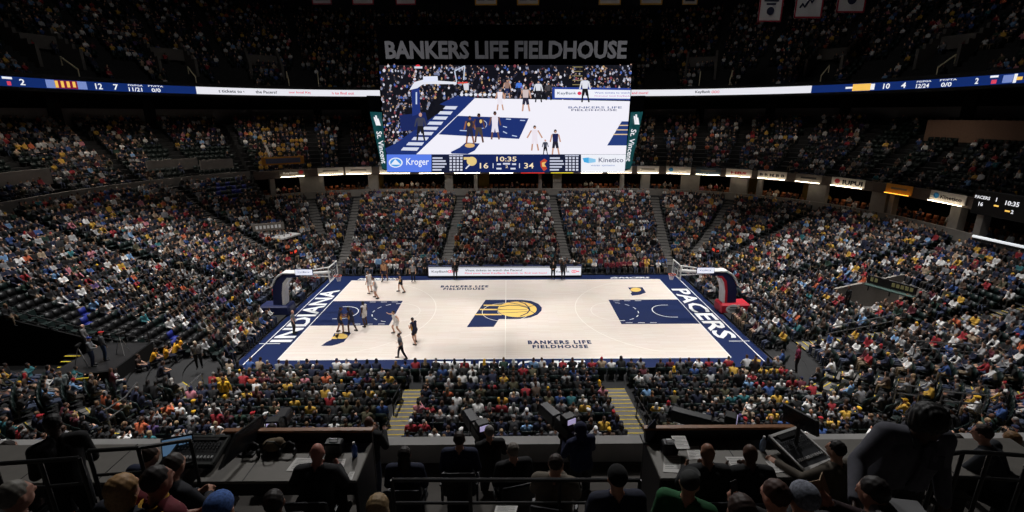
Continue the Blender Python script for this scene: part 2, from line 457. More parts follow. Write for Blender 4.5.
def maple():
    m = bpy.data.materials.new('maple_strip_floor'); m.use_nodes = True; nt = m.node_tree; b = nt.nodes['Principled BSDF']
    tc = nt.nodes.new('ShaderNodeTexCoord'); br = nt.nodes.new('ShaderNodeTexBrick'); nz = nt.nodes.new('ShaderNodeTexNoise')
    br.inputs['Color1'].default_value = lin((240, 229, 219)); br.inputs['Color2'].default_value = lin((234, 220, 208)); br.inputs['Mortar'].default_value = lin((226, 207, 190))
    br.inputs['Scale'].default_value = 1; br.inputs['Brick Width'].default_value = 1.6; br.inputs['Row Height'].default_value = .14; br.inputs['Mortar Size'].default_value = .004
    nt.links.new(tc.outputs['Object'], br.inputs['Vector']); nz.inputs['Scale'].default_value = .6; nt.links.new(tc.outputs['Object'], nz.inputs['Vector'])
    mx = nt.nodes.new('ShaderNodeMix'); mx.data_type = 'RGBA'; mx.blend_type = 'MULTIPLY'; mx.inputs[0].default_value = .06
    nt.links.new(br.outputs['Color'], mx.inputs[6]); nt.links.new(nz.outputs['Color'], mx.inputs[7]); nt.links.new(mx.outputs[2], b.inputs['Base Color'])
    b.inputs['Roughness'].default_value = .42; b.inputs['Specular IOR Level'].default_value = .3; return m
m_maple = maple()
fl = MB(); fl.box((0, 0, -.15), (150, 130, .26)); struct(fl.build('floor', m_conc))

court = empty('basketball_court', (0, 0, 0), 'pale maple basketball court with navy keys and navy painted border', 'basketball court')
mb = MB(); mb.box((0, 0, .0), (33.4, 19.4, .04)); mb.build('border', m_navy, court)
mb = MB(); mb.box((0, 0, .012), (28.65, 15.24, .03)); mb.build('playing_surface', m_maple, court)
ZP = .029
def flat(name, polys, m, z=ZP, parent=court):
    mb = MB()
    for p in polys: mb.prism(p, z-.002, z)
    return mb.build(name, m, parent)
def arc(cx, cy, r, w, a0, a1, n=40, dash=None):
    out = []
    for k in range(n):
        if dash and k % (2*dash) >= dash: continue
        t0 = R(a0+(a1-a0)*k/n); t1 = R(a0+(a1-a0)*(k+1)/n)
        out.append([(cx+(r+w/2)*math.cos(t0), cy+(r+w/2)*math.sin(t0)), (cx+(r+w/2)*math.cos(t1), cy+(r+w/2)*math.sin(t1)), (cx+(r-w/2)*math.cos(t1), cy+(r-w/2)*math.sin(t1)), (cx+(r-w/2)*math.cos(t0), cy+(r-w/2)*math.sin(t0))][::-1])
    return out
def rect(x0, y0, x1, y1): return [(x0, y0), (x1, y0), (x1, y1), (x0, y1)]
for s in (-1, 1):
    x0, x1 = sorted((s*14.325, s*8.535))
    flat('key_paint', [rect(x0, -2.44, x1, 2.44)], m_navy)
    mk = arc(s*12.75, 0, 1.22, .07, 90 if s > 0 else -90, 270 if s > 0 else 90, 24); mk2 = [rect(*sorted((s*12.75, s*13.1))[:1], 1.185, sorted((s*12.75, s*13.1))[1], 1.255), rect(sorted((s*12.75, s*13.1))[0], -1.255, sorted((s*12.75, s*13.1))[1], -1.185)]
    mk += arc(s*8.535, 0, 1.83, .07, -90 if s > 0 else 90, 90 if s > 0 else 270, 28, dash=2)
    for yy in (-2.2, 2.2):
        for k in range(3): mk.append(rect(*[v for v in (min(s*(8.9+k*.9), s*(9.4+k*.9)), yy-.04, max(s*(8.9+k*.9), s*(9.4+k*.9)), yy+.04)]))
    for q in mk[24:]: flat('lane_mark', [q], m_white, ZP+.002)
    flat('restricted_arc', mk[:24]+mk2, m_white, ZP+.002)
    ln = arc(s*12.75, 0, 7.24, .06, 112 if s > 0 else -68, 248 if s > 0 else 68, 50)
    xa = s*14.3; xb = s*(12.75-7.24*math.cos(R(68))); 
    for yy in (-6.71, 6.71): ln.append(rect(min(xa, xb), yy-.03, max(xa, xb), yy+.03))
    flat('free_throw_circle', arc(s*8.535, 0, 1.83, .05, 90 if s > 0 else -90, 270 if s > 0 else 90, 30), m_lt, ZP)
    flat('three_point_line', ln, m_lt, ZP)
flat('centre_line', [rect(-.03, -7.62, .03, 7.62)]+arc(0, 0, 1.83, .05, 0, 360, 48)+arc(0, 0, .61, .04, 0, 360, 30), m_lt, ZP+.005)
bl = [rect(-14.37, -7.66, 14.37, -7.6), rect(-14.37, 7.6, 14.37, 7.66), rect(-14.37, -7.66, -14.31, 7.66), rect(14.31, -7.66, 14.37, 7.66)]
bl += [rect(16.15, -8.2, 16.22, 8.2), rect(-16.22, -8.2, -16.15, 8.2), rect(15.2, -5.35, 16.6, -5.28), rect(-16.6, -5.35, -15.2, -5.28)]
flat('boundary_line', bl, m_white, ZP+.001)
def g(zx, zy, ox, oy, k=6.4): p = at(ox+zx/k, oy+zy/k, 'Z', 0.03); return (p[0], p[1])
# centre emblem
P0 = (400, 260)
out = [g(*q, *P0) for q in ((548, 255), (780, 255), (840, 262), (885, 280), (908, 305), (905, 325), (880, 350), (835, 368), (770, 377), (700, 378), (633, 378), (600, 428), (427, 430), (480, 352))]
flat('centre_emblem', [out], m_navy, ZP+.003)
yel = []
c0 = np.array(g(750, 314, *P0)); ew = g(875, 314, *P0)[0]-c0[0]; eh = (g(750, 264, *P0)[1]-g(750, 363, *P0)[1])/2
ring = [(c0[0]+ew*math.cos(2*math.pi*k/40), c0[1]+eh*math.sin(2*math.pi*k/40)) for k in range(40)]; yel.append(ring)
for ya in (290, 317, 349): yel.append([g(535-(ya-290)*.9, ya-4, *P0), g(535-(ya-290)*.9, ya+4, *P0), g(650, ya+4, *P0), g(650, ya-4, *P0)][::1])
flat('emblem_ball', yel, m_gold, ZP+.006)
sm = []
def strokes(pts, w=.07):
    for a, b in zip(pts, pts[1:]):
        a, b = np.array(a), np.array(b); d = (b-a)/np.linalg.norm(b-a); n = np.array([-d[1], d[0]])*w/2; sm.append([tuple(a-n-d*.02), tuple(b-n+d*.02), tuple(b+n+d*.02), tuple(a+n-d*.02)])
strokes([g(*q, *P0) for q in ((640, 300), (700, 290), (760, 292), (815, 305), (830, 320), (815, 340), (770, 360))], .11)
strokes([g(*q, *P0) for q in ((755, 264), (800, 280), (825, 305), (830, 318))], .11)
strokes([g(*q, *P0) for q in ((622, 315), (700, 318), (810, 318))]); strokes([g(*q, *P0) for q in ((640, 340), (740, 335), (815, 330))])
strokes([g(*q, *P0) for q in ((825, 300), (860, 290))]); strokes([g(*q, *P0) for q in ((828, 322), (860, 340))]); strokes([g(*q, *P0) for q in ((690, 270), (760, 285), (810, 300))])
flat('emblem_seam', sm, m_navy, ZP+.009)
# small state-outline marks
for pts, ball in (([(455, 293), (490, 268), (520, 255), (540, 212), (648, 210), (600, 268), (560, 283), (520, 293)], (585, 232, 40, 17)),):
    flat('state_emblem', [[g(*q, 250, 300) for q in pts]], m_navy)
    flat('state_emblem_ball', [[g(ball[0]+ball[2]*math.cos(2*math.pi*k/24), ball[1]+ball[3]*math.sin(2*math.pi*k/24), 250, 300) for k in range(24)][::-1], [g(525, 238, 250, 300), g(520, 250, 250, 300), g(560, 248, 250, 300), g(570, 216, 250, 300), g(545, 216, 250, 300), g(548, 228, 250, 300)]], m_gold, ZP+.003)
flat('state_emblem', [[g(*q, 540, 260) for q in ((563, 176), (655, 174), (678, 208), (640, 222), (590, 228), (580, 215), (588, 205))]], m_navy)
flat('state_emblem_ball', [[g(613+34*math.cos(2*math.pi*k/24), 190+13*math.sin(2*math.pi*k/24), 540, 260) for k in range(24)][::-1]], m_gold, ZP+.003)
# lettering
def court_text(txt, pa, pb, h, m=m_navy, ex=(1, 0, 0), ey=(0, 1, 0), bold=.05, **kw):
    mb = MB(); c = (np.array(pa)+np.array(pb))/2
    text_into(mb, txt, (c[0], c[1], ZP+.004), ex, ey, width=np.linalg.norm(np.array(pb)-np.array(pa)), height=h, bold=bold, **kw)
    return mb.build('court_lettering', m, court)
def gl(x0, x1, y, o): a = g(x0, y, *o); b = g(x1, y, *o); return a, b
def gh(x, y0, y1, o): return g(x, y0, *o)[1]-g(x, y1, *o)[1]
court_text('BANKERS LIFE', *gl(50, 455, 270, (520, 300)), gh(250, 258, 282, (520, 300)), spacing=1.3)
court_text('FIELDHOUSE', *gl(80, 435, 298, (520, 300)), gh(250, 287, 309, (520, 300)), spacing=1.3)
court_text('BANKERS LIFE', *gl(262, 565, 169, (400, 260)), gh(400, 163, 176, (400, 260)), spacing=1.3)
court_text('FIELDHOUSE', *gl(278, 540, 185, (400, 260)), gh(400, 179, 192, (400, 260)), spacing=1.3)
court_text('PACERS', (15.3, 5.0), (15.3, -4.9), 1.45, m_white, (0, -1, 0), (1, 0, 0), bold=.025)
court_text('INDIANA', (-15.3, -5.1), (-15.3, 5.1), 1.45, m_white, (0, 1, 0), (-1, 0, 0), bold=.025)
court_text('PACERS.COM', (-13.9, 8.05), (-9.8, 8.05), .5, m_white, shear=.3)
court_text('@PACERS', (9.8, 8.05), (13.6, 8.05), .5, m_white, shear=.3)
court_text('FIELDHOUSE', (-4.5, -8.35), (5.0, -8.35), .9, m_white)

# ------------------------------------------------------------------ baskets
m_glass = mat('backboard_glass', (200, 215, 225), .05, alpha=.25)
m_orange = mat('rim_orange', (230, 80, 30), .4)
m_net = mat('white_net_cord', (235, 235, 235), .8)
m_red = mat('red_pad_vinyl', (190, 30, 48), .5, noise=.05)
m_navyp = mat('navy_pad_vinyl', (24, 34, 78), .5, noise=.05)
m_whitep = mat('white_pad_vinyl', (225, 224, 222), .5, noise=.04)
m_lcdw = mat('white_lit_panel', (235, 238, 250), .5, emit=(228, 232, 250), strength=.8)
m_lredb = mat('red_lit_digits', (235, 70, 50), .5, emit=(240, 74, 50), strength=.6)
def basket(s, label, basem):
    b = empty('basketball_hoop', (s*17.6, 0, 0), label, 'basketball hoop'); X = lambda x: s*(x-17.6)
    m = MB(); m.bbox((X(17.7), 0, .42), (2.3, 1.3, .8), .12); m.build('base', basem, b)
    # emblem on the near face of the base
    if s > 0:
        e = MB(); e.prism([(.55*math.cos(2*math.pi*k/28), .36*math.sin(2*math.pi*k/28)) for k in range(28)], 0, .012, frame=((X(17.5), -.655, .43), (1, 0, 0), (0, 0, 1), (0, -1, 0))); em = e.build('base_emblem', m_whitep, b)
        e = MB()
        for z0, w in ((.14, .5), (.0, .75), (-.14, .5)): e.box((X(17.5), -.672, .43+z0), (w, .008, .07))
        e.build('emblem_stripe', m_black, em)
    prof = [(17.1, .75), (17.85, .75), (17.72, 2.2), (17.3, 2.95), (16.8, 3.28), (15.6, 3.28), (15.6, 3.08), (16.5, 3.0), (16.86, 2.6), (17.02, 1.8)]
    m = MB(); m.prism([(X(x), z) for x, z in prof], -.3, .3, frame=((0, 0, 0), (1, 0, 0), (0, 0, 1), (0, -1, 0))); m.build('mast', m_navyp, b)
    m = MB(); m.prism([(X(x), z) for x, z in ((16.92, .75), (17.13, .75), (17.05, 1.8), (16.89, 2.6), (16.52, 3.02), (16.3, 2.96), (16.66, 2.5), (16.84, 1.8))], -.36, .36, frame=((0, 0, 0), (1, 0, 0), (0, 0, 1), (0, -1, 0))); m.build('mast_pad', m_whitep if s < 0 else m_red, b)
    if s > 0:
        m = MB(); m.prism([(X(x), z) for x, z in ((16.78, .75), (16.94, .75), (16.86, 1.8), (16.68, 2.5), (16.45, 2.85), (16.3, 2.8), (16.55, 2.4), (16.7, 1.8))], -.37, .37, frame=((0, 0, 0), (1, 0, 0), (0, 0, 1), (0, -1, 0))); m.build('pad_stripe', m_whitep, b)
    m = MB(); m.prism([(X(x), z) for x, z in ((17.72, 2.3), (17.32, 3.0), (16.8, 3.34), (15.6, 3.34), (15.6, 3.4), (16.84, 3.42), (17.42, 3.08), (17.86, 2.34))], -.4, .4, frame=((0, 0, 0), (1, 0, 0), (0, 0, 1), (0, -1, 0))); m.build('arm_pad', m_whitep, b)
    m = MB(); m.tube([(X(15.7), 0, 3.2), (X(13.3), 0, 3.35)], .12, 10); m.tube([(X(15.7), 0, 3.4), (X(13.3), 0, 3.75)], .05, 8); m.tube([(X(15.6), 0, 3.1), (X(13.3), 0, 2.98)], .05, 8); m.build('arm', m_whitep, b)
    m = MB(); m.box((X(13.1), 0, 3.43), (.04, 1.76, 1.0)); m.build('backboard', m_glass, b)
    m = MB()
    for y in (-.9, .9): m.box((X(13.1), y, 3.43), (.07, .07, 1.12))
    for z in (2.9, 3.96): m.box((X(13.1), 0, z), (.07, 1.86, .07))
    for y in (-.3, .3): m.box((X(13.07), y, 3.28), (.012, .05, .45))
    for z in (3.07, 3.5): m.box((X(13.07), 0, z), (.012, .6, .05))
    m.build('backboard_frame', m_whitep, b)
    m = MB(); c = (X(12.75), 0, 3.05); pts = [(c[0]+.23*math.cos(2*math.pi*k/20), c[1]+.23*math.sin(2*math.pi*k/20), 3.05) for k in range(21)]
    m.tube(pts, .02, 6); m.box((X(13.03), 0, 3.03), (.12, .16, .08)); m.build('rim', m_orange, b)
    m = MB()
    for k in range(12):
        for d in (1, -1):
            q = []
            for j in range(5):
                t = 2*math.pi*(k+d*j*.5)/12; r = .23-.03*j; q.append((c[0]+r*math.cos(t), r*math.sin(t), 3.04-.105*j))
            m.tube(q, .007, 4, cap=False)
    m.build('net', m_net, b)
    m = MB(); m.bbox((X(15.9), 0, 5.0), (.3, .75, .42), .03); m.box((X(15.9), 0, 4.1), (.08, .08, 1.4)); sc = m.build('shot_clock', m_black, b)
    m = MB(); text_into(m, '24', (X(15.9), -.385, 5.0), (1, 0, 0), (0, 0, 1), width=.2, bold=.01); m.box((X(15.745), 0, 5.0), (.012, .4, .2)); m.build('clock_digits', m_lredb, sc)
    # sponsor sign above the arm, facing the side of the court
    m = MB(); m.bbox((X(15.1), -.5, 3.52), (1.35, .08, .5), .02); sg = m.build('sign_board', m_navyp, b)
    m = MB(); m.box((X(15.1), -.547, 3.52), (1.27, .012, .42)); m.build('sign_face', m_lcdw, sg)
    m = MB(); text_into(m, 'KeyBank', (X(15.1), -.557, 3.52), (1, 0, 0), (0, 0, 1), width=.9); m.build('sign_lettering', m_navy, sg)
    return b
basket(-1, 'navy padded basketball hoop with white curved arm behind the left baseline', m_navyp)
basket(1, 'basketball hoop with red padded base and round white emblem behind right baseline', m_red)

# ------------------------------------------------------------------ courtside table with the lit board
m_led = mat('white_led_panel', (240, 240, 246), .5, emit=(236, 236, 244), strength=.95)
m_ltxt = mat('dark_led_text', (40, 46, 60), .5, emit=(40, 46, 60), strength=.6)
m_lred = mat('red_led_text', (214, 60, 84), .5, emit=(222, 70, 96), strength=.9)
t = empty('scorers_table', (0, 8.75, 0), 'long scorers table with white lit advertising board along far sideline', 'table')
m = MB(); m.bbox((-.1, .05, .98), (14.7, .9, .05), .01); m.build('table_top', m_navyp, t)
m = MB(); m.bbox((-.1, -.3, .57), (14.6, .1, 1.06), .02); bd = m.build('display_board', m_black, t)
m = MB(); m.box((-.1, -.356, .62), (14.4, .012, .86)); m.build('display_face', m_led, bd)
def brd(x0, x1, y, txt, hm, mt, nm='display_lettering'):
    a = at(400+x0/6.4, 260+y/6.4, 'Y', 8.39); b = at(400+x1/6.4, 260+y/6.4, 'Y', 8.39)
    m = MB(); text_into(m, txt, ((a[0]+b[0])/2, -.366, a[2]), (1, 0, 0), (0, 0, 1), width=b[0]-a[0], height=hm, bold=.01); m.build(nm, mt, bd)
brd(203, 312, 76, 'KeyBank', .26, m_ltxt); brd(416, 782, 66, 'Want tickets to watch the Pacers?', .2, m_ltxt); brd(416, 940, 86, 'Find your local KeyBank Branch to find out how!', .2, m_lred)
brd(1000, 1085, 76, 'KeyBank', .26, m_ltxt)
def keylogo(cx, cz, k, mt, parent, y, ex=(1, 0, 0)):
    m = MB(); ex = np.array(ex, float)
    for sx in (-.28, .0): 
        for j in range(16):
            a0, a1 = 2*math.pi*j/16, 2*math.pi*(j+1)/16; p = []
            for a, r in ((a0, .2), (a1, .2), (a1, .12), (a0, .12)): p.append((cx+k*(sx+r*math.cos(a)), cz+k*r*math.sin(a)))
            m.prism(p[::-1], 0, .004, frame=((0, y, 0), (1, 0, 0), (0, 0, 1), (0, -1, 0)))
    m.prism([(cx+k*.2, cz-k*.06), (cx+k*.55, cz-k*.06), (cx+k*.55, cz+k*.06), (cx+k*.2, cz+k*.06)], 0, .004, frame=((0, y, 0), (1, 0, 0), (0, 0, 1), (0, -1, 0)))
    m.build('display_emblem', mt, parent)
for px in (330, 1120):
    a = at(400+px/6.4, 260+73/6.4, 'Y', 8.39); keylogo(a[0], a[2], .7, m_lred, bd, -.366)
for x in (-6.5, -3.3, 0, 3.3, 6.5):
    m = MB(); m.box((x, .3, .5), (.08, .5, .94)); m.build('leg', m_black, t)
# monitors and papers on the table
for i, x in enumerate((-6.2, -4.6, -2.4, -.4, 1.8, 3.6, 5.4, 6.6)):
    mo = empty('monitor', (x, 8.85, 1.006), 'black monitor on the scorers table, %s from left of eight' % 'first second third fourth fifth sixth seventh eighth'.split()[i], 'monitor', 'monitors on the scorers table')
    m = MB(); m.bbox((0, 0, .2), (.42, .05, .27), .01); m.build('screen', m_black, mo); m = MB(); m.bbox((0, .03, .015), (.2, .16, .03), .008); m.tube([(0, .03, .02), (0, .03, .12)], .02); m.build('stand', m_black, mo)
# ------------------------------------------------------------------ seating bowl
def rp(r, seg, t):
    if seg == 'near': return (t, -CY-r)
    if seg == 'right': return (CX+r, t)
    if seg == 'far': return (t, CY+r)
    if seg == 'left': return (-CX-r, t)
    cx = CX if seg in ('nr', 'fr') else -CX; cy = CY if seg in ('fr', 'fl') else -CY
    return (cx+r*math.cos(R(t)), cy+r*math.sin(R(t)))
SAMP = []
for seg, a, b, n in (('near', -CX, CX, 8), ('nr', -90, 0, 15), ('right', -CY, CY, 4), ('fr', 0, 90, 15), ('far', CX, -CX, 8), ('fl', 90, 180, 0), ('left', CY, -CY, 4), ('nl', 180, 270, 15)):
    if seg == 'fl': ts = [90+6*k for k in range(7)]+[LEFT_EDGE, LEFT_EDGE+.01]+[132+6*k for k in range(9)]
    else: ts = [a+(b-a)*k/n for k in range(n+1)]
    SAMP += [(seg, t) for t in ts]
def strip(mb, f0, f1, ok=None, mi=0):
    """quads between two ring profiles f(seg, t) -> (r, z)"""
    for (s0, t0), (s1, t1) in zip(SAMP, SAMP[1:]):
        if ok and not (ok(s0, t0) and ok(s1, t1)): continue
        q = []
        for f, (s, t) in ((f0, (s0, t0)), (f1, (s0, t0)), (f1, (s1, t1)), (f0, (s1, t1))):
            r, z = f(s, t); x, y = rp(r, s, t); q.append((x, y, z))
        mb.add(q, [(0, 1, 2, 3)], mi)
isleft = lambda s, t: leftness(s, t) > .999 and s != 'nl' or (s == 'nl' and t < 225)
notleft = lambda s, t: not isleft(s, t)
VOIDS = [(-33, -24.7, -12.5, -8.0), (25.2, 31.2, -3.6, .6)]     # tunnel at the left, entry at the right
def in_void(x, y): return any(a < x < b and c < y < d for a, b, c, d in VOIDS)
mb = MB(); TR = .85; R0 = 1.0
for k in range(29):
    r = R0+TR*k
    def okrow(s, t, r=r, k=k):
        x, y = rp(r, s, t)
        if y < -23.5: return False
        if r > 23.2 and notleft(s, t): return False
        if in_void(x, y) or in_void(*rp(r+.8, s, t)): return False
        return True
    zt = lambda s, t, r=r: zbowl(r+.4, leftness(s, t))
    zp = lambda s, t, r=r, k=k: zbowl(r+.4-TR, leftness(s, t)) if k else 0
    strip(mb, lambda s, t: (r, zp(s, t)), lambda s, t: (r, zt(s, t)), okrow, 1)
    strip(mb, lambda s, t: (r, zt(s, t)), lambda s, t: (r+TR, zt(s, t)), okrow, 0)
struct(mb.build('seating_tier', [m_riser, m_riser]))
# stand end wall at the left corner
mb = MB(); pts = []
for k in range(29):
    r = R0+TR*k; z = zbowl(r+.4, 1)+.35
    pts += [(r, z), (r+TR, z)]
pts = [(p[0], p[1]) for p in pts]
a = R(LEFT_EDGE); d = Vector((math.cos(a), math.sin(a), 0)); n = Vector((-math.sin(a), math.cos(a), 0))
mb.prism([(3, 0)]+[p for p in pts if p[0] > 3]+[(pts[-1][0], 0)], -.1, .1, frame=((-CX, CY, 0), d, (0, 0, 1), n)); struct(mb.build('stand_end_wall', m_riser))

# aisles: (segment, parameter, name, lowest r, highest r)
AISLES = [('near', -5.0, 'left centre stairs', 3.4, 13), ('near', 6.1, 'right centre stairs', 3.4, 13), ('nl', 259, 'left corner stairs', 2, 14), ('nr', 281, 'right corner stairs', 2, 14),
          ('nr', 303, 'right corner upper stairs', 3, 20), ('nr', 327, 'right end lower stairs', 3, 20), ('nl', 234, 'left corner upper stairs', 3, 20),
          ('far', -17, '', 3, 24), ('far', -6.2, 'far left stairs', 3.4, 23), ('far', 6.2, 'far right stairs', 3.4, 23), ('fr', 79, 'far right corner stairs', 3, 23), ('fr', 55, 'right corner far stairs', 6, 23), ('fr', 30, 'right end far stairs', 4, 23),
          ('fl', 101, 'far left corner stairs', 3, 23), ('fl', 116, 'left corner far stairs', 12, 23), ('fl', 152, '', 5, 25), ('left', 4, 'left end stairs', 4, 25), ('right', -6.5, 'right end stairs', 3, 20), ('right', 4.5, '', 3, 23)]
AISLES = [a for a in AISLES if not (a[0] == 'far' and abs(a[1]) > CX)]
def aisle_d(seg, t, r, x, y):
    """arc distance from the nearest aisle"""
    best = 9e9; nm = None
    for s, p, n, lo, hi in AISLES:
        if s != seg:
            continue
        d = abs(t-p) if seg in ('near', 'far', 'left', 'right') else abs(R(t-p))*r
        if lo-.5 <= r <= hi+.5 and d < best: best = d; nm = (s, p, n)
    return best, nm
st = MB(); ny = MB()
for s, p, nme, lo, hi in AISLES:
    for k in range(29):
        r = R0+TR*k
        if not (lo <= r <= hi): continue
        x, y = rp(r+.42, s, p)
        if in_void(x, y) or y < -22.5: continue
        w = leftness(s, p); z = zbowl(r+.4, w); zn = zbowl(r+.4+TR, w)
        x1, y1 = rp(r+1.5, s, p); a = math.atan2(y1-y, x1-x)
        M = Matrix.Rotation(a, 3, 'Z')
        st.box((x, y, z+.01), (.85, 1.1, .03), M=M); 
        u = M @ Vector((.22, 0, 0)); h = (zn-z)/2+.01
        st.box((x+u.x, y+u.y, z+h/2), (.42, 1.1, h), M=M)
        for e, zz in ((-.40, z+.03), (.03, z+h+.006)):
            q = M @ Vector((e, 0, 0))
            if y < 2: ny.box((x+q.x, y+q.y, zz), (.05, 1.06, .012), M=M)
struct(st.build('stairs', m_stair)); struct(ny.build('stair_nosing', m_yel))

# rim walls, private boxes behind the rim, fascia
mb = MB()
RIM = 24.05
nl_ok = lambda s, t: notleft(s, t) and rp(24, s, t)[1] > -12
l_ok = lambda s, t: isleft(s, t) and rp(24, s, t)[1] > -16
strip(mb, lambda s, t: (RIM, 3.6), lambda s, t: (RIM, 4.95), nl_ok); strip(mb, lambda s, t: (RIM, 4.95), lambda s, t: (RIM+.25, 4.95), nl_ok)
strip(mb, lambda s, t: (RIM+.25, 4.95), lambda s, t: (RIM+.25, 4.2), nl_ok)
struct(mb.build('wall_rim', m_wall))
mb = MB()
strip(mb, lambda s, t: (25.65, 6.6), lambda s, t: (25.65, 7.95), l_ok); strip(mb, lambda s, t: (25.65, 7.95), lambda s, t: (25.9, 7.95), l_ok); strip(mb, lambda s, t: (25.9, 7.95), lambda s, t: (25.9, 6.9), l_ok)
struct(mb.build('wall_left_rim', m_wall))
mb = MB()
strip(mb, lambda s, t: (RIM+.2, 4.2), lambda s, t: (29.5, 4.2), nl_ok); strip(mb, lambda s, t: (29.5, 4.2), lambda s, t: (29.5, 7.0), nl_ok); strip(mb, lambda s, t: (29.5, 7.0), lambda s, t: (23.9, 7.0), nl_ok)
struct(mb.build('suite_shell', m_wall2))
mb = MB(); strip(mb, lambda s, t: (23.85, 7.0), lambda s, t: (23.85, 8.0), nl_ok); strip(mb, lambda s, t: (23.85, 8.0), lambda s, t: (24.15, 8.0), nl_ok); strip(mb, lambda s, t: (24.15, 8.0), lambda s, t: (24.15, 7.4), nl_ok)
strip(mb, lambda s, t: (23.85, 7.0), lambda s, t: (24.3, 7.0), nl_ok)
struct(mb.build('fascia', mat('fascia_panel', (96, 84, 76), .8, noise=.1)))
# ring parameter seen at a pixel column, on the half away from the camera
_rt = {}
def ring_px(r, z, px):
    key = (round(r, 3), round(z, 3))
    if key not in _rt:
        L = ring_len(r); q = [(L*k/4000, ring_at(r, L*k/4000)) for k in range(4000)]; q = [(s, p) for s, p in q if p[1] > -14]
        U, _, D = proj(np.array([(p[0], p[1], z) for s, p in q])); _rt[key] = (np.array([s for s, p in q]), np.where(D > 1, U, 1e9))
    S, U = _rt[key]; return float(S[np.argmin(np.abs(U-px))])
# pillars between the boxes
mb = MB()
for px, w in ((272, .6), (312, 3.0), (371, .7), (376, .7), (449, 1.1), (476, .5), (540, .5), (557, 1.2), (622, .5), (645, 1.2), (690, 2.4), (737, 1.6), (746, .5), (760, .6), (818, 2.0), (880, 1.6), (893, .5), (958, 1.0), (983, .6)):
    x, y, nx, ny_, seg, t = ring_at(24.6, ring_px(24.6, 6, px)); mb.box((x, y, 5.6), (w, .7, 2.9), rz=math.atan2(ny_, nx)+math.pi/2)
struct(mb.build('suite_pillars', m_wall))
# gold portal walls
mb = MB()
for px in (378, 484, 754, 810):
    x, y, nx, ny_, seg, t = ring_at(26, ring_px(26, 6, px)); mb.box((x, y, 5.6), (1.5, .2, 2.8), rz=math.atan2(ny_, nx)+math.pi/2)
struct(mb.build('portal_wall', mat('gold_portal_wall', (120, 92, 26), .8, noise=.1)))
# lit advertising signs on the fascia
m_bar = mat('sign_lamp_white', (255, 240, 215), .5, emit=(255, 238, 208), strength=9)
m_barr = mat('sign_lamp_red', (220, 40, 40), .5, emit=(225, 50, 40), strength=2)
m_bary = mat('sign_lamp_yellow', (230, 210, 40), .5, emit=(232, 205, 40), strength=2)
m_baro = mat('sign_lamp_amber', (255, 180, 60), .5, emit=(255, 178, 60), strength=3)
m_sw = mat('white_sign_face', (214, 206, 196), .6, noise=.05); m_sg = mat('grey_sign_face', (120, 112, 104), .6, noise=.05); m_so = mat('amber_sign_face', (225, 160, 60), .6, noise=.05); m_sd = mat('dark_sign_face', (70, 84, 96), .6)
m_ink = mat('black_ink', (26, 26, 30), .7); m_inkr = mat('red_ink', (180, 40, 48), .7); m_inkb = mat('blue_ink', (40, 130, 190), .7); m_inkw = mat('white_ink', (235, 235, 235), .7)
SIGNS = [(281, 306, m_sg, 'KeyBank', m_inkw, m_bar, 'grey lettered sign, leftmost on the fascia, beside left stand'), (319, 345, m_sw, '', m_ink, m_bar, 'bright white sign with green end right of the broad grey pillar at left'),
 (347, 373, m_sw, '', m_ink, m_bar, 'plain bright white sign nearest left side of hanging scoreboard'), (381, 412, m_sw, '', m_ink, m_bar, 'white fascia sign below left corner of hanging scoreboard'), (420, 446, m_sg, '', m_ink, m_bar, 'grey fascia sign below blue advert of hanging scoreboard'),
 (455, 482, m_sw, '', m_ink, m_bar, 'white fascia sign below score sixteen of hanging scoreboard'), (490, 515, m_sg, '', m_ink, m_bar, 'grey fascia sign below the clock of hanging scoreboard'), (521, 546, m_sd, '', m_ink, m_barr, 'red lit fascia sign below score thirty-four of hanging scoreboard'),
 (551, 575, m_sd, '', m_ink, m_bary, 'yellow lit fascia sign below right statistics of hanging scoreboard'), (581, 604, m_sw, '', m_ink, m_bar, 'white fascia sign below white advert of hanging scoreboard'), (608, 633, m_sw, '', m_ink, m_bar, 'white fascia sign under right corner of hanging scoreboard'),
 (638, 660, m_sw, '', m_ink, m_bar, 'short bright white sign first right of hanging scoreboard'), (667, 692, m_sw, 'o', m_inkb, m_bar, 'white sign with blue mark, second right of hanging scoreboard'), (697, 722, m_sd, '', m_inkw, m_bar, 'dark blue sign with white lettering, third right of scoreboard'),
 (727, 753, m_sw, 'HRS', m_inkr, m_bar, 'white sign with red lettering, fourth right of hanging scoreboard'), (759, 788, m_sw, 'B B M B B', m_ink, m_bar, 'white sign with spaced dark letters, fifth right of scoreboard'), (797, 823, m_sg, '', m_ink, m_bar, 'greyish sign with yellow mark left of the red-badged sign'),
 (833, 866, m_sw, 'IUPUI', m_ink, m_bar, 'white sign with bold black university lettering and red badge'), (888, 914, m_so, '', m_ink, m_baro, 'amber lit sign on right fascia'), (932, 968, m_sw, 'Kinetico', m_ink, m_bar, 'white sign with blue mark at right end of fascia')]
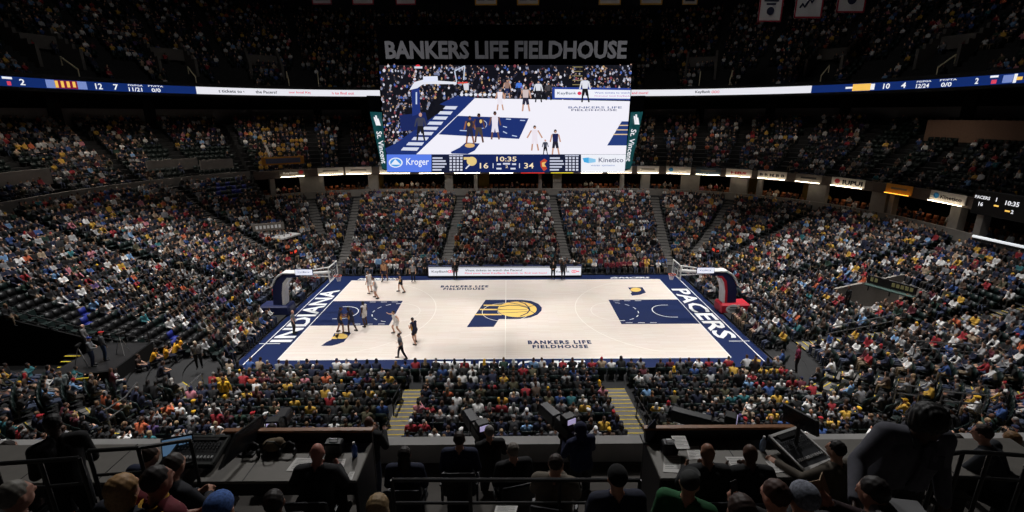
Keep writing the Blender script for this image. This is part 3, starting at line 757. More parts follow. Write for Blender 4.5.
for x0, x1, pm, txt, tm, bar, lab in SIGNS:
    s0, s1 = ring_px(23.8, 7.5, x0), ring_px(23.8, 7.5, x1); 
    if s0 < s1: s0, s1 = s1, s0
    A = ring_at(23.75, s0); B = ring_at(23.75, s1); c = ((A[0]+B[0])/2, (A[1]+B[1])/2); ex = Vector((B[0]-A[0], B[1]-A[1], 0)); Lw = ex.length; ex.normalize()
    if proj((A[0], A[1], 7.5))[0] > proj((B[0], B[1], 7.5))[0]: ex = -ex
    nrm = ex.cross(Vector((0, 0, 1)))      # toward the court
    if nrm.dot(Vector((-c[0], -c[1], 0))) < 0: nrm = -nrm
    mid = ring_at(23.75, (s0+s1)/2); bulge = max(0, (Vector((mid[0]-c[0], mid[1]-c[1], 0))).dot(-nrm)); off = -min(0, 0)
    o = empty('fascia_sign', (c[0]+nrm.x*.06, c[1]+nrm.y*.06, 7.62), lab, 'sign', 'lit signs along the fascia'); fr = (Vector((0, 0, 0)), ex, Vector((0, 0, 1)), -nrm if False else nrm)
    def pan(nm, x0_, x1_, z0_, z1_, d0, d1, m_, par):
        b_ = MB(); P_ = [(x0_, z0_), (x1_, z0_), (x1_, z1_), (x0_, z1_)]; b_.prism(P_, d0, d1, frame=(Vector((0, 0, 0)), ex, Vector((0, 0, 1)), nrm)); return b_.build(nm, m_, par)
    pn = pan('sign_panel', -Lw/2, Lw/2, -.42, .46, -.02, .04, pm, o)
    pan('light_bar', -Lw/2+.1, Lw/2-.1, -.47, -.42, .22, .28, bar, o)
    b_ = MB()
    if txt in ('KeyBank', 'IUPUI', 'Kinetico', 'HRS', 'B B M B B'):
        fx = {'IUPUI': .14, 'KeyBank': -.05, 'Kinetico': .1}.get(txt, 0)
        text_into(b_, txt, nrm*.045+ex*(Lw*fx), ex, (0, 0, 1), width=Lw*(.6 if txt not in ('B B M B B',) else .85), height=.5 if txt in ('IUPUI',) else .34, bold=.05 if txt == 'IUPUI' else .03); b_.build('sign_lettering', tm, pn)
    if txt in ('IUPUI', 'KeyBank', 'Kinetico', 'o', ''):
        mt = {'IUPUI': m_inkr, 'KeyBank': m_inkr, 'Kinetico': m_inkb, 'o': m_inkb, '': m_sg if pm is not m_sg else m_ink}[txt]; fx = {'KeyBank': .36, '': .1, 'o': -.3}.get(txt, -.32)
        b_ = MB(); P_ = [(Lw*fx+.3*math.cos(2*math.pi*k/16), .05+.26*math.sin(2*math.pi*k/16)) for k in range(16)] if txt != '' else [(-Lw*.3, -.05), (Lw*.3, -.05), (Lw*.3, .15), (-Lw*.3, .15)]
        b_.prism(P_, .04, .05, frame=(Vector((0, 0, 0)), ex, Vector((0, 0, 1)), nrm)); b_.build('sign_mark', mt, pn)

# club tier above, back wall and upper boxes
RCL = lambda s, t: 26.2 if isleft(s, t) else 24.3
NCL = 13
up_ok = lambda s, t: rp(26, s, t)[1] > -20
mb = MB()
for k in range(NCL):
    z = 8.0+.5*k-.45
    strip(mb, lambda s, t: (RCL(s, t)+TR*k, z-.5 if k else 7.0), lambda s, t: (RCL(s, t)+TR*k, z), up_ok); strip(mb, lambda s, t: (RCL(s, t)+TR*k, z), lambda s, t: (RCL(s, t)+TR*(k+1), z), up_ok)
struct(mb.build('seating_tier', m_riser))
m_band = mat('back_wall_band', (128, 124, 122), .9, noise=.08)
mb = MB(); RB = 37.4
strip(mb, lambda s, t: (RB, 13.4), lambda s, t: (RB, 15.6), up_ok); strip(mb, lambda s, t: (RB, 15.6), lambda s, t: (RB+.3, 15.6), up_ok); struct(mb.build('wall_club_back', m_band))
mb = MB(); strip(mb, lambda s, t: (RB+.3, 14.2), lambda s, t: (RB+4, 14.2), up_ok); strip(mb, lambda s, t: (RB+4, 14.2), lambda s, t: (RB+4, 20), up_ok); struct(mb.build('upper_suite_shell', m_wall2))
# gaps in the back wall read as darker uprights
mb = MB()
for px in (318, 366, 640, 700, 770, 845, 968, 55, 150):
    x, y, nx, ny_, seg, t = ring_at(RB-.1, ring_px(RB-.1, 15, px)); mb.box((x, y, 15), (1.2, .5, 3.2), rz=math.atan2(ny_, nx)+math.pi/2)
struct(mb.build('suite_pillars', m_wall2))
# upper deck
mb = MB(); mb2 = MB(); NUP = 26
strip(mb, lambda s, t: (26.0, 16.9), lambda s, t: (26.0, 18.4), up_ok); strip(mb, lambda s, t: (26.0, 18.4), lambda s, t: (26.4, 18.4), up_ok); strip(mb, lambda s, t: (26.0, 16.9), lambda s, t: (42, 18.6), up_ok)
strip(mb, lambda s, t: (26.4, 18.4), lambda s, t: (26.4, 17.6), up_ok)
for k in range(NUP):
    z = 17.6+.52*k
    strip(mb, lambda s, t: (26.4+TR*k, z-.52), lambda s, t: (26.4+TR*k, z), up_ok); strip(mb, lambda s, t: (26.4+TR*k, z), lambda s, t: (26.4+TR*(k+1), z), up_ok)
struct(mb.build('upper_deck', m_riser))
mb = MB(); strip(mb, lambda s, t: (26.4+TR*NUP, 30.4), lambda s, t: (26.4+TR*NUP, 42), lambda s, t: rp(26, s, t)[1] > -30)
struct(mb.build('wall_upper', mat('upper_wall_paint', (30, 30, 40), .95, noise=.1)))
mb = MB(); mb.box((0, 5, 42.2), (150, 140, .4)); struct(mb.build('ceiling', mat('black_ceiling', (10, 10, 13), .95)))
# roof trusses: curved dark ribs
mb = MB()
for xx in (-26, -9, 9, 26):
    for zz in (36.5, 39.5): mb.tube([(xx, -30+8*k, zz+1.2*math.sin(math.pi*k/12)) for k in range(13)], .28, 6)
    for k in range(12): mb.tube([(xx, -30+8*k, 36.5), (xx, -26+8*k, 39.6)], .12, 5)
struct(mb.build('roof_truss', m_black))
mb = MB()
for xx in (-40, 40):
    mb.tube([(xx, -25+8*k, 37.0-.06*(k-5)**2) for k in range(11)], .9, 8)
struct(mb.build('roof_duct', m_black))
# entry portals of the upper deck
m_vom = mat('portal_concrete', (92, 88, 84), .9, noise=.1)
m_warm = mat('warm_corridor_glow', (230, 170, 90), .6, emit=(235, 170, 85), strength=.35)
vb = MB(); vd = MB(); vg = MB()
for px, z0, warm in ((63, 20.0, 0), (180, 20.0, 1), (268, 20.0, 1), (700, 20.0, 0), (822, 20.0, 1), (935, 20.0, 1)):
    x, y, nx, ny_, seg, t = ring_at(29.0, ring_px(29.0, z0, px)); M = Matrix.Rotation(math.atan2(ny_, nx)-math.pi/2, 3, 'Z')   # local +Y outward
    def P(a, b): q = M @ Vector((a, b, 0)); return (x+q.x, y+q.y)
    for sx in (-1, 1):
        for j in range(5):
            px_, py_ = P(sx*1.9, .5+.85*j); vb.box((px_, py_, z0-.3+.26*j+.6), (.3, .86, 2.0+.52*j), M=M)
    px_, py_ = P(0, 3.6); vb.box((px_, py_, z0+1.9), (3.8, 1.2, 1.3), M=M); px_, py_ = P(0, 4.3); vd.box((px_, py_, z0+.2), (3.5, .2, 2.6), M=M)
    if warm: px_, py_ = P(.7, 4.1); vg.box((px_, py_, z0+.1), (.9, .1, 1.6), M=M)
struct(vb.build('deck_portal', m_vom)); struct(vd.build('portal_recess', m_black)); struct(vg.build('portal_glow', m_warm))

# ------------------------------------------------------------------ ribbon board round the upper deck front
rb = empty('ribbon_display', (0, 34, 17.6), 'continuous lit ribbon display round front of upper deck, white middle and blue ends', 'display')
m_blue = mat('blue_led_panel', (22, 40, 120), .5, emit=(16, 42, 104), strength=1.0); m_lb = mat('pale_blue_led', (120, 140, 200), .5, emit=(120, 140, 200), strength=.9)
m_lw = mat('white_led_text', (240, 240, 245), .5, emit=(240, 240, 245), strength=1.0); m_lgold = mat('gold_led', (240, 190, 90), .5, emit=(240, 190, 90), strength=1.0); m_lwine = mat('wine_led', (120, 20, 50), .5, emit=(120, 20, 50), strength=1.0); m_lnavy = mat('navy_led', (24, 36, 84), .5, emit=(24, 36, 84), strength=1)
RR = 25.93
S0 = ring_px(RR, 17.6, 1100); S_ = lambda px: ring_px(RR, 17.6, px)
def ribbon(nm, pa, pb, z0, z1, m_, dr=0.0, par=rb):
    sa, sb = S_(pa), S_(pb); sa, sb = min(sa, sb), max(sa, sb); n = max(2, int((sb-sa)/1.2)); b = MB(); vs = []
    for k in range(n+1):
        x, y, nx, ny_, seg, t = ring_at(RR-dr, sa+(sb-sa)*k/n); vs += [(x, y-34, z0-17.6), (x, y-34, z1-17.6), (x+nx*.03, y-34+ny_*.03, z1-17.6), (x+nx*.03, y-34+ny_*.03, z0-17.6)]
    fs = []
    for k in range(n):
        a, c = 4*k, 4*k+4
        fs += [(a, a+1, c+1, c), (a+1, a+2, c+2, c+1), (a+2, a+3, c+3, c+2), (a+3, a, c, c+3)]
    fs += [(0, 3, 2, 1), (4*n, 4*n+1, 4*n+2, 4*n+3)]
    b.add(vs, fs); return b.build(nm, m_, par)
ribbon('housing', -90, 1110, 17.0, 18.25, m_black, -.02)
ribbon('blue_panel', -90, 197, 17.2, 18.0, m_blue, .03); ribbon('white_panel', 197.4, 812, 17.2, 18.0, m_led, .03); ribbon('blue_panel', 812.4, 1110, 17.2, 18.0, m_blue, .03)
for x0, x1, m_, z0, z1 in ((48, 57, m_lb, 17.25, 17.95), (57, 80, m_lwine, 17.25, 17.95), (80, 89, m_lb, 17.25, 17.95), (5, 15, m_lw, 17.78, 17.95), (9, 13, m_lred, 17.28, 17.6), (854, 872, m_lgold, 17.25, 17.95), (847, 854, m_lw, 17.5, 17.7), (872, 876, m_lw, 17.3, 17.9), (991, 999, m_lw, 17.78, 17.95), (993, 998, m_lred, 17.28, 17.6), (1004, 1014, m_lb, 17.3, 17.9), (1015, 1018, m_lw, 17.25, 17.95), (1018, 1024, m_lgold, 17.45, 17.7)):
    ribbon('display_block', x0, x1, z0, z1, m_, .05)
for k in range(4): ribbon('display_block', 57.5+6*k, 60.5+6*k, 17.3+.03*k, 17.9, m_lgold, .06)
def rtext(txt, pa, pb, h, m_, zc=17.6):
    sa, sb = S_(pa), S_(pb); A = ring_at(RR-.07, sa); B = ring_at(RR-.07, sb); ex = Vector((B[0]-A[0], B[1]-A[1], 0)); w = ex.length; ex.normalize(); mid = ring_at(RR-.07, (sa+sb)/2)
    b = MB(); text_into(b, txt, (mid[0], mid[1]-34, zc-17.6), ex, (0, 0, 1), width=w, height=h, bold=.02); b.build('display_lettering', m_, rb)
for a in (('2', 23, 28, .5, m_lw), ('12', 98, 105, .55, m_lw), ('7', 116, 121, .55, m_lw), ('11/21', 131, 145, .4, m_lw, 17.45), ('FG/FGA', 131, 146, .16, m_lw, 17.86), ('0/0', 154, 163, .4, m_lw, 17.45), ('FT/FTA', 151, 166, .16, m_lw, 17.86),
          ('10', 885, 892, .55, m_lw), ('4', 903, 908, .55, m_lw), ('12/24', 918, 931, .4, m_lw, 17.45), ('FG/FGA', 918, 933, .16, m_lw, 17.86), ('0/0', 943, 954, .4, m_lw, 17.45), ('FT/FTA', 941, 958, .16, m_lw, 17.86), ('2', 977, 981, .5, m_lw),
          ('Want tickets to watch', 210, 258, .34, m_ltxt), ('the Pacers?', 258, 279, .34, m_ltxt), ('Find your local KeyBank', 281, 322, .34, m_lred), ('Branch to find out how!', 323, 366, .34, m_lred), ('and more!', 633, 650, .34, m_lred), ('KeyBank', 697, 712, .4, m_ltxt), ('OOO', 713, 721, .34, m_lred)):
    rtext(*a)
# small lit scoreboard hanging at the right end
A = atd(973, 200, 39.5); B = atd(1040, 214, 35); ex = Vector((B[0]-A[0], B[1]-A[1], 0)); W = AXW = ex.length; ex.normalize()
ax = empty('auxiliary_scoreboard', ((A[0]+B[0])/2, (A[1]+B[1])/2, (A[2]+B[2])/2), 'small black scoreboard with white digits at right end of the fascia', 'scoreboard', rz=math.atan2(ex.y, ex.x))
m = MB(); m.bbox((0, .25, 0), (W, .5, 1.9), .04); m.build('cabinet', m_black, ax)
for txt, fx, fz, w, mt in (('PACERS', -.36, .42, 1.15, m_lw), ('16', -.36, -.1, .34, m_lw), ('1', -.14, .42, .06, m_lw), ('10:35', .1, .3, .95, m_lw), ('2', .13, -.3, .18, m_lw), ('4', .34, .4, .2, m_lw)):
    m = MB(); text_into(m, txt, (fx*W, -.01, fz), (1, 0, 0), (0, 0, 1), width=w, bold=.02); m.build('digits', mt, ax)
m = MB()
for fx, fz in ((-.12, -.05), (.06, -.3), (.36, -.1)): m.box((fx*W, -.005, fz), (.34, .02, .12))
m.build('lit_bar', m_lgold, ax)
# white tube light along the right rim
A = at(973, 236, 'Z', 5.3); B = at(1040, 250.5, 'Z', 5.3); tl = empty('tube_light', (A[0], A[1], 5.3), 'long white tube light on the rim at the far right', 'light')
m = MB(); m.tube([(0, 0, 0), (B[0]-A[0], B[1]-A[1], 0)], .11, 8); m.build('tube', mat('tube_white', (235, 238, 240), .5, emit=(232, 236, 240), strength=.7), tl)
m = MB(); m.box(((B[0]-A[0])/2, (B[1]-A[1])/2, -.2), (math.hypot(B[0]-A[0], B[1]-A[1]), .1, .2), rz=math.atan2(B[1]-A[1], B[0]-A[0])); m.build('bracket', m_black, tl)
# hand rails lit by the ribbon at the deck front
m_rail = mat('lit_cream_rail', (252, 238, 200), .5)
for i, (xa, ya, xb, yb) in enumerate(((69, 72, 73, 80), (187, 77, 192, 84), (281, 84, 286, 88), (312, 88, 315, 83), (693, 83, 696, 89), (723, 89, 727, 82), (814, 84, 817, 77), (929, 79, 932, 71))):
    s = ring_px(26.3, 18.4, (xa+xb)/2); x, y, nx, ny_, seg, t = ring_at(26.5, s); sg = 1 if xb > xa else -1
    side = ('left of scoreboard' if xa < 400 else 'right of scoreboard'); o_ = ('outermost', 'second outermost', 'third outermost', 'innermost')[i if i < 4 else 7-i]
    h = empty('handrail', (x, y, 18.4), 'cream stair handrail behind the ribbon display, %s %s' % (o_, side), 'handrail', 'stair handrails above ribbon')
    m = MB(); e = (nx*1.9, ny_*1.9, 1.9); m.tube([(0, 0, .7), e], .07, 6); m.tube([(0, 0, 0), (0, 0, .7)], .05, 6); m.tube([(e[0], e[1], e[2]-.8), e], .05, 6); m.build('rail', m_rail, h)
# small work lights high on the upper deck
for i, (px, py) in enumerate(((239, 19), (260, 18), (280, 18), (292, 18), (714, 18), (729, 19), (736, 23), (748, 19))):
    d = 88; p = atd(px, py, d); side = 'left' if px < 512 else 'right'; o_ = ('first', 'second', 'third', 'fourth')[i % 4]
    w = empty('spot_lamp', p, 'tiny warm lamp on upper wall, %s from left in %s cluster' % (o_, side), 'lamp', 'small lamps high on upper wall')
    m = MB(); m.tube([(0, .4, .1), (0, 0, 0)], [.2, .28], 10); m.build('housing', m_black, w); m = MB(); m.ell((0, -.05, 0), (.2, .1, .2), 10); m.build('lens', mat('lamp_lens', (255, 230, 190), .4, emit=(255, 226, 180), strength=1.5), w)

mb = MB()
for pa, pb, k0, h in ((-30, 48, 2, 1.5), (146, 196, 2, 1.3), (200, 232, 1, 1.5)):
    for j in range(4):
        px = pa+(pb-pa)*(j+.5)/4; x, y, nx, ny_, seg, t = ring_at(26.2+TR*k0, ring_px(26.2+TR*k0, 9+.5*k0, px)); xb, yb, *_ = ring_at(26.2+TR*k0, ring_px(26.2+TR*k0, 9+.5*k0, px+(pb-pa)/4))
        mb.box((x, y, 7.55+.5*k0+h/2), (math.hypot(xb-x, yb-y)*1.03, .25, h), rz=math.atan2(ny_, nx)+math.pi/2)
struct(mb.build('wall_club_front', m_wall))
# dividing wall beside the gold section
mb = MB(); s_ = ring_px(30, 11, 246); x, y, nx, ny_, seg, t = ring_at(26.0, s_*ring_len(26.0)/ring_len(30)); mb.prism([(0, 7.5), (11.4, 7.5), (11.4, 15.6), (0, 9.4)], -.15, .15, frame=((x, y, 0), (nx, ny_, 0), (0, 0, 1), (ny_, -nx, 0))); struct(mb.build('wall_club_divider', m_wall))

m = MB()
for sx in (-1, 1): m.box((sx*AXW*.4, .3, 1.6), (.1, .1, 2.6))
m.build('hanger', m_black, ax)
mb = MB()
for j in range(6):
    pa, pb = 926+18*j, 944+18*j; r_ = 24.3+TR*9; sa, sb_ = ring_px(r_, 13, pa), ring_px(r_, 13, pb); A = ring_at(r_, sa); B = ring_at(r_, sb_); mb.box(((A[0]+B[0])/2, (A[1]+B[1])/2, 13.1), (math.hypot(A[0]-B[0], A[1]-B[1])*1.02, .25, 2.2), rz=math.atan2(B[1]-A[1], B[0]-A[0]))
struct(mb.build('wall_club_right', mat('tan_brown_wall', (150, 118, 98), .9, noise=.08)))
# ------------------------------------------------------------------ centre-hung scoreboard
YB = -4.0
sb = empty('hanging_scoreboard', (0.1, 0, 11.0), 'huge hanging scoreboard showing the game under grey arena lettering', 'scoreboard')
OX, OZ = 0.1, 11.0
ZT = at(506, 65, 'Y', YB)[2]; TILT = math.atan(.5/6.4)      # the face leans out at the top
_fo = np.array((OX, YB, ZT)); _fz = np.array((0, -math.sin(TILT), math.cos(TILT))); _fn = np.array((0, -math.cos(TILT), -math.sin(TILT)))
def S(px, py):
    d = ray(px, py); t = ((_fo-CAM) @ _fn)/(d @ _fn); p = CAM+t*d-_fo; return (p[0], p @ _fz)
def front(o): o.location = (0, YB, ZT-OZ); o.rotation_euler = (TILT, 0, 0); return o
m_case = mat('scoreboard_casing', (4, 4, 5), 1.0); m_case.node_tree.nodes['Principled BSDF'].inputs['Specular IOR Level'].default_value = 0
m = MB()
x0, z0 = S(379, 172); x1, z1 = S(632, 65); x0 = S(380, 90)[0]; x1 = S(631, 90)[0]; zb = S(506, 171.5)[1]; zt = S(506, 65)[1]
m.bbox(((x0+x1)/2, .52, (zb+zt)/2), (x1-x0+.1, .9, zt-zb+.14), .05); m.bbox(((x0+x1)/2, 4.0, (zb+zt)/2+.2), (x1-x0-2, 6.2, zt-zb-.6), .1)
body = front(m.build('casing', m_case, sb))
m = MB(); m.bbox((.2, 1.6, zt+1.15), (x1-x0+.2, 3.4, 2.1), .1); hd = front(m.build('header', m_case, sb))
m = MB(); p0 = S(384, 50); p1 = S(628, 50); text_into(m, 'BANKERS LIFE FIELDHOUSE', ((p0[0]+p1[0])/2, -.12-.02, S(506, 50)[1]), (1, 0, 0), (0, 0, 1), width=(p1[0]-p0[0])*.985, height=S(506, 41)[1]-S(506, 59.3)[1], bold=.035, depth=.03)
m.build('header_lettering', mat('grey_letter_glow', (104, 103, 108), .6, emit=(92, 92, 97), strength=.3), hd)  # weak emission stands in for the dim light on unlit letters
m = MB()
for x in (-5, 5):
    for y in (-2, 5): m.tube([(x, y+1, ZT-OZ+1.5), (x*1.1, y*1.2, 31)], .05, 6)
m.build('suspension_cable', m_black, sb)
# tapering side panels with upright lettering
m_teal = mat('teal_led_panel', (10, 62, 66), .5, emit=(8, 56, 60), strength=.75)
for s, q in ((-1, ((365, 96), (379, 96), (387.5, 170.5), (381, 170.5))), (1, ((632, 96), (647, 96), (631, 170.5), (624, 170.5)))):
    A = [S(*k) for k in q]; m = MB(); 
    vs = []
    for (x, z), back in zip(A, ((1, 0, 0, 1) if s < 0 else (0, 1, 1, 0))): vs.append((x, -.02+(.35 if back else 0), z))
    vs += [(x, y+.3, z) for x, y, z in vs]; m.add(vs, [(0, 1, 2, 3), (7, 6, 5, 4), (0, 4, 5, 1), (1, 5, 6, 2), (2, 6, 7, 3), (3, 7, 4, 0)]); pn = front(m.build('side_panel', m_case, sb))
    q2 = ((369, 112), (382.2, 112), (387.8, 169), (381.6, 169)) if s < 0 else ((630.3, 112), (643.8, 112), (631.4, 169), (624, 169))
    A2 = [S(*k) for k in q2]; m = MB(); vs = [(x, -.13+(.3 if b else 0), z) for (x, z), b in zip(A2, ((1, 0, 0, 1) if s < 0 else (0, 1, 1, 0)))]; m.add(vs, [(3, 2, 1, 0)]); m.build('side_display', m_teal, pn)
    a = S(379.5, 131) if s < 0 else S(633.3, 129); b = S(384.8, 163) if s < 0 else S(627.8, 161)
    d = Vector((b[0]-a[0], 0, b[1]-a[1])); L = d.length; d.normalize(); ey = Vector((0, -1, 0)).cross(d)*1.0; ey = Vector((-d.z, 0, d.x))
    m = MB(); text_into(m, 'St. Vincent', ((a[0]+b[0])/2, -.17, (a[1]+b[1])/2), d, ey, width=L, height=.34, bold=.015); o = m.build('side_lettering', m_lw, pn)
    c = S(377, 121) if s < 0 else S(635, 120); m = MB()
    for k, (dx, dz, h) in enumerate(((-.1, .0, .5), (0, .05, .6), (.1, -.05, .42))): m.prism([(c[0]+dx-.05, c[1]+dz+h/2), (c[0]+dx+.05, c[1]+dz+h/2), (c[0]+dx+.16, c[1]+dz-h/2), (c[0]+dx+.06, c[1]+dz-h/2)], 0, .01, frame=((0, -.16, 0), (1, 0, 0), (0, 0, 1), (0, -1, 0)))
    o = m.build('side_emblem', m_lw, pn)
# ---- the picture on the screen (what the screen displays)
m_pic = mat('video_picture', attr='colour', emit=(255, 255, 255), strength=1.0, rough=1.0)
for q in (m_pic, m_lw, m_led, m_blue): q.node_tree.nodes['Principled BSDF'].inputs['Specular IOR Level'].default_value = 0
for q in (m_led, m_blue, m_lw): q.node_tree.nodes['Principled BSDF'].inputs['Base Color'].default_value = (.02, .02, .02, 1)
class Pic:
    def __init__(s): s.v = []; s.f = []; s.c = []; s.n = 0
    def poly(s, pts, col, layer=None):
        if layer is None: layer = s.n = s.n+1
        o = len(s.v)
        for p in pts:
            e = max(0, min(1, (p[1]-65)/106)); x, z = S(max(379.2+8.6*e, min(631.8-8*e, p[0])), p[1]); s.v.append((x, -.01-.00012*layer, z)); s.c.append(lin(col))
        s.f.append(tuple(range(o, o+len(pts))))
    def blob(s, x, y, rx, ry, col, n=7): s.poly([(x+rx*math.cos(2*math.pi*k/n), y+ry*math.sin(2*math.pi*k/n)) for k in range(n)], col)
    def quad(s, x0, y0, x1, y1, col): s.poly([(x0, y0), (x1, y0), (x1, y1), (x0, y1)], col)
    def line(s, a, b, w, col):
        a, b = np.array(a, float), np.array(b, float); d = (b-a)/np.linalg.norm(b-a); n = np.array([-d[1], d[0]])*w/2; s.poly([a-n, b-n, b+n, a+n], col)
    def build(s, nm, par):
        # make every face look toward the court side (-Y)
        me = bpy.data.meshes.new(nm); me.from_pydata(s.v, [], s.f); a = me.color_attributes.new('colour', 'FLOAT_COLOR', 'POINT'); a.data.foreach_set('color', np.array(s.c, 'f').ravel()); me.materials.append(m_pic); me.update()
        return link(nm, me, par)
pc = Pic(); pr = random.Random(4)
pc.quad(379, 65, 632, 154, (16, 17, 26))
W_ = (238, 236, 246); NV = (28, 48, 112)
def crowdpix(n, fx, dark=.5):
    for _ in range(n):
        x, y = fx(); 
        if pr.random() < dark: c = pr.choice([(24, 24, 34), (36, 38, 56), (14, 14, 20), (50, 48, 58)])
        else: c = pr.choice([(200, 200, 214), (150, 155, 180), (214, 210, 220), (110, 118, 150), (70, 96, 170), (130, 64, 74), (180, 146, 104), (120, 120, 140), (166, 168, 184), (130, 134, 156)])
        pc.blob(x, y, pr.uniform(.7, 1.6), pr.uniform(.9, 1.9), c, 6)
        if pr.random() < .4: pc.blob(x, y-1.8, .6, .7, (176, 140, 124), 5)
crowdpix(900, lambda: (pr.uniform(380, 631), pr.uniform(66, 99)))
crowdpix(300, lambda: (lambda t: (pr.uniform(380.5, 410+25*(1-t)), 95+48*t))(pr.random()))
pc.quad(611-40+5, 66, 583, 88, (40, 40, 40)) if False else None
for k in range(5): pc.line((572, 67+4.4*k), (582, 67+4.4*k), .7, (150, 135, 90))
# apron, court, key
pc.poly([(470, 97), (478, 98), (430, 147), (416, 154.5), (388, 154.5), (386, 148), (396, 143), (440, 112)], NV)
pc.poly([(400, 115), (426, 112), (430, 128), (402, 131)], (24, 38, 92)); pc.poly([(440, 104), (456, 96), (470, 96), (462, 110)], NV)
pc.poly([(475, 98), (632, 101), (632, 154.5), (416, 154.5), (463, 110)], (242, 240, 250))
for k in range(9):
    t = k/8; xa = 457-38*t; ya = 106+41*t; pc.poly([(xa-11-4*t, ya-.2), (xa+1, ya), (xa-1.4, ya+3.2), (xa-13.5-4*t, ya+2.8)], (214, 218, 236))
pc.poly([(458, 115.5), (528.5, 118), (519, 138.5), (439, 134)], NV)
pc.line((441, 134.6), (518, 139), .7, W_)
for a, b in (((506, 118.7), (511, 119)), ((520, 120), (525, 120.3)), ((503, 126), (507, 127)), ((503, 131), (507, 133)), ((512, 135), (517, 136)), ((460, 130), (467, 130.4))): pc.line(a, b, .9, (190, 205, 235))
for k in range(8):
    a0, a1 = R(-70+20*k), R(-50+20*k); pc.line((482+5*math.cos(a0), 124+4*math.sin(a0)), (482+5*math.cos(a1), 124+4*math.sin(a1)), .6, (190, 205, 235))
pc.poly([(451, 151.5), (460, 147), (466, 142), (480, 143), (475, 150), (468, 153.5), (452, 153)], NV); pc.blob(470, 145, 5, 2.2, (222, 180, 120), 12)
pc.poly([(621, 121), (632, 121), (632, 145), (606.5, 145)], (34, 58, 120))
for y in (125, 129.5, 134): pc.line((620.5-(y-121)*.6, y), (632, y), 1.0, (226, 196, 150))
def pictext(txt, x0, x1, y, h, col):
    me = text_mesh(txt, bold=.01); v = np.array([q.co[:] for q in me.vertices]); mn, mx = v.min(0), v.max(0); pc.n += 1
    for p in me.polygons:
        pc.poly([(x0+(v[i][0]-mn[0])/(mx[0]-mn[0])*(x1-x0), y+h/2-(v[i][1]-mn[1])/(mx[1]-mn[1])*h) for i in p.vertices], col, pc.n)
    bpy.data.meshes.remove(me)
pictext('BANKERS LIFE', 568, 621, 107.2, 2.1, (90, 104, 150)); pictext('FIELDHOUSE', 571, 616, 109.8, 1.9, (40, 52, 100))
# courtside board
pc.poly([(552, 87), (632, 88), (632, 100), (552, 99)], (40, 66, 150)); pc.poly([(554.5, 89), (630, 90), (630, 98.5), (554.5, 97.5)], (240, 242, 252)); pictext('KeyBank', 557, 576, 93.4, 3.4, (70, 86, 110)); pc.blob(579, 93.2, 2.2, 1.8, (220, 60, 90), 8)
pictext('Want tickets to watch', 594, 629, 92.6, 1.8, (110, 120, 190)); pictext('Find your local KeyBank', 594, 629, 96, 1.8, (200, 120, 190))
pc.poly([(379, 98.2), (552, 97), (552, 100), (475, 99)], (30, 48, 110)) if False else None
for k in range(8): pc.blob(462+4.6*k, 94.5, 1.8, 1.6, (225, 228, 240), 6)
# basket
pc.poly([(412, 88), (420, 86), (421, 113), (413, 116)], (30, 50, 120)); pc.poly([(410, 90), (415, 82), (424, 79.5), (457, 82), (457, 84), (424, 84), (418, 88)], (228, 230, 242)); pc.poly([(423.5, 76.5), (438, 76), (438.5, 81), (424, 82)], (225, 230, 250)); pc.line((417, 92), (417, 104), 1.4, (200, 210, 235))
for a, b in (((455, 71), (465, 66)), ((455, 71), (457, 82)), ((465, 66), (464, 80))): pc.line(a, b, 1.2, (190, 200, 220))
pc.line((458, 83), (468, 82.4), 1.3, (225, 70, 60)); pc.poly([(463.5, 84), (469, 83), (469, 90), (464.5, 90)], (214, 214, 224)); pc.blob(418.5, 65.8, 2.4, 1.2, (225, 60, 70)); pc.quad(415, 66.5, 423, 68.5, (210, 215, 230))
# people on the court
def pfig(x, y0, y1, top, low, skin=(196, 150, 128), hair=(30, 26, 28), arm=0):
    h = y1-y0; pc.blob(x, y0+h*.07, h*.06, h*.075, hair, 8); pc.blob(x+.2, y0+h*.1, h*.045, h*.05, skin, 7)
    pc.poly([(x-h*.12, y0+h*.17), (x+h*.12, y0+h*.17), (x+h*.1, y0+h*.5), (x-h*.1, y0+h*.5)], top)
    pc.poly([(x-h*.1, y0+h*.48), (x+h*.1, y0+h*.48), (x+h*.14, y0+h*.75), (x+h*.03, y0+h*.75), (x, y0+h*.6), (x-h*.03, y0+h*.75), (x-h*.13, y0+h*.75)], low)
    c2 = skin if arm != 2 else low
    pc.line((x-h*.09, y0+h*.74), (x-h*.12, y1), h*.06, c2); pc.line((x+h*.1, y0+h*.74), (x+h*.15, y1), h*.06, c2)
    for s in (-1, 1): pc.line((x+s*h*.13, y0+h*.2), (x+s*h*(.2 if arm != 1 else .3), y0+h*.5), h*.055, skin if arm != 2 else top)
G_ = (30, 36, 80)
pfig(421, 112.5, 140, (60, 62, 80), (26, 26, 32), arm=2, hair=(200, 150, 140)); pfig(470, 115.5, 143, (44, 42, 62), (40, 40, 60), (140, 90, 70)); pfig(479, 113, 142, G_, (70, 62, 60), (90, 60, 50)); pc.blob(469, 124, 1.5, 2, (225, 190, 110)); pc.blob(481, 121, 1.4, 2, (225, 190, 110))
pfig(495, 111, 139, (232, 226, 238), (232, 226, 238), (110, 76, 66)); pfig(534.5, 125, 150, (236, 228, 238), (236, 228, 238), arm=1); pfig(545, 139, 154, (60, 64, 80), (24, 24, 30), arm=2, hair=(200, 150, 140)); pfig(555, 129, 154, G_, (34, 34, 50))
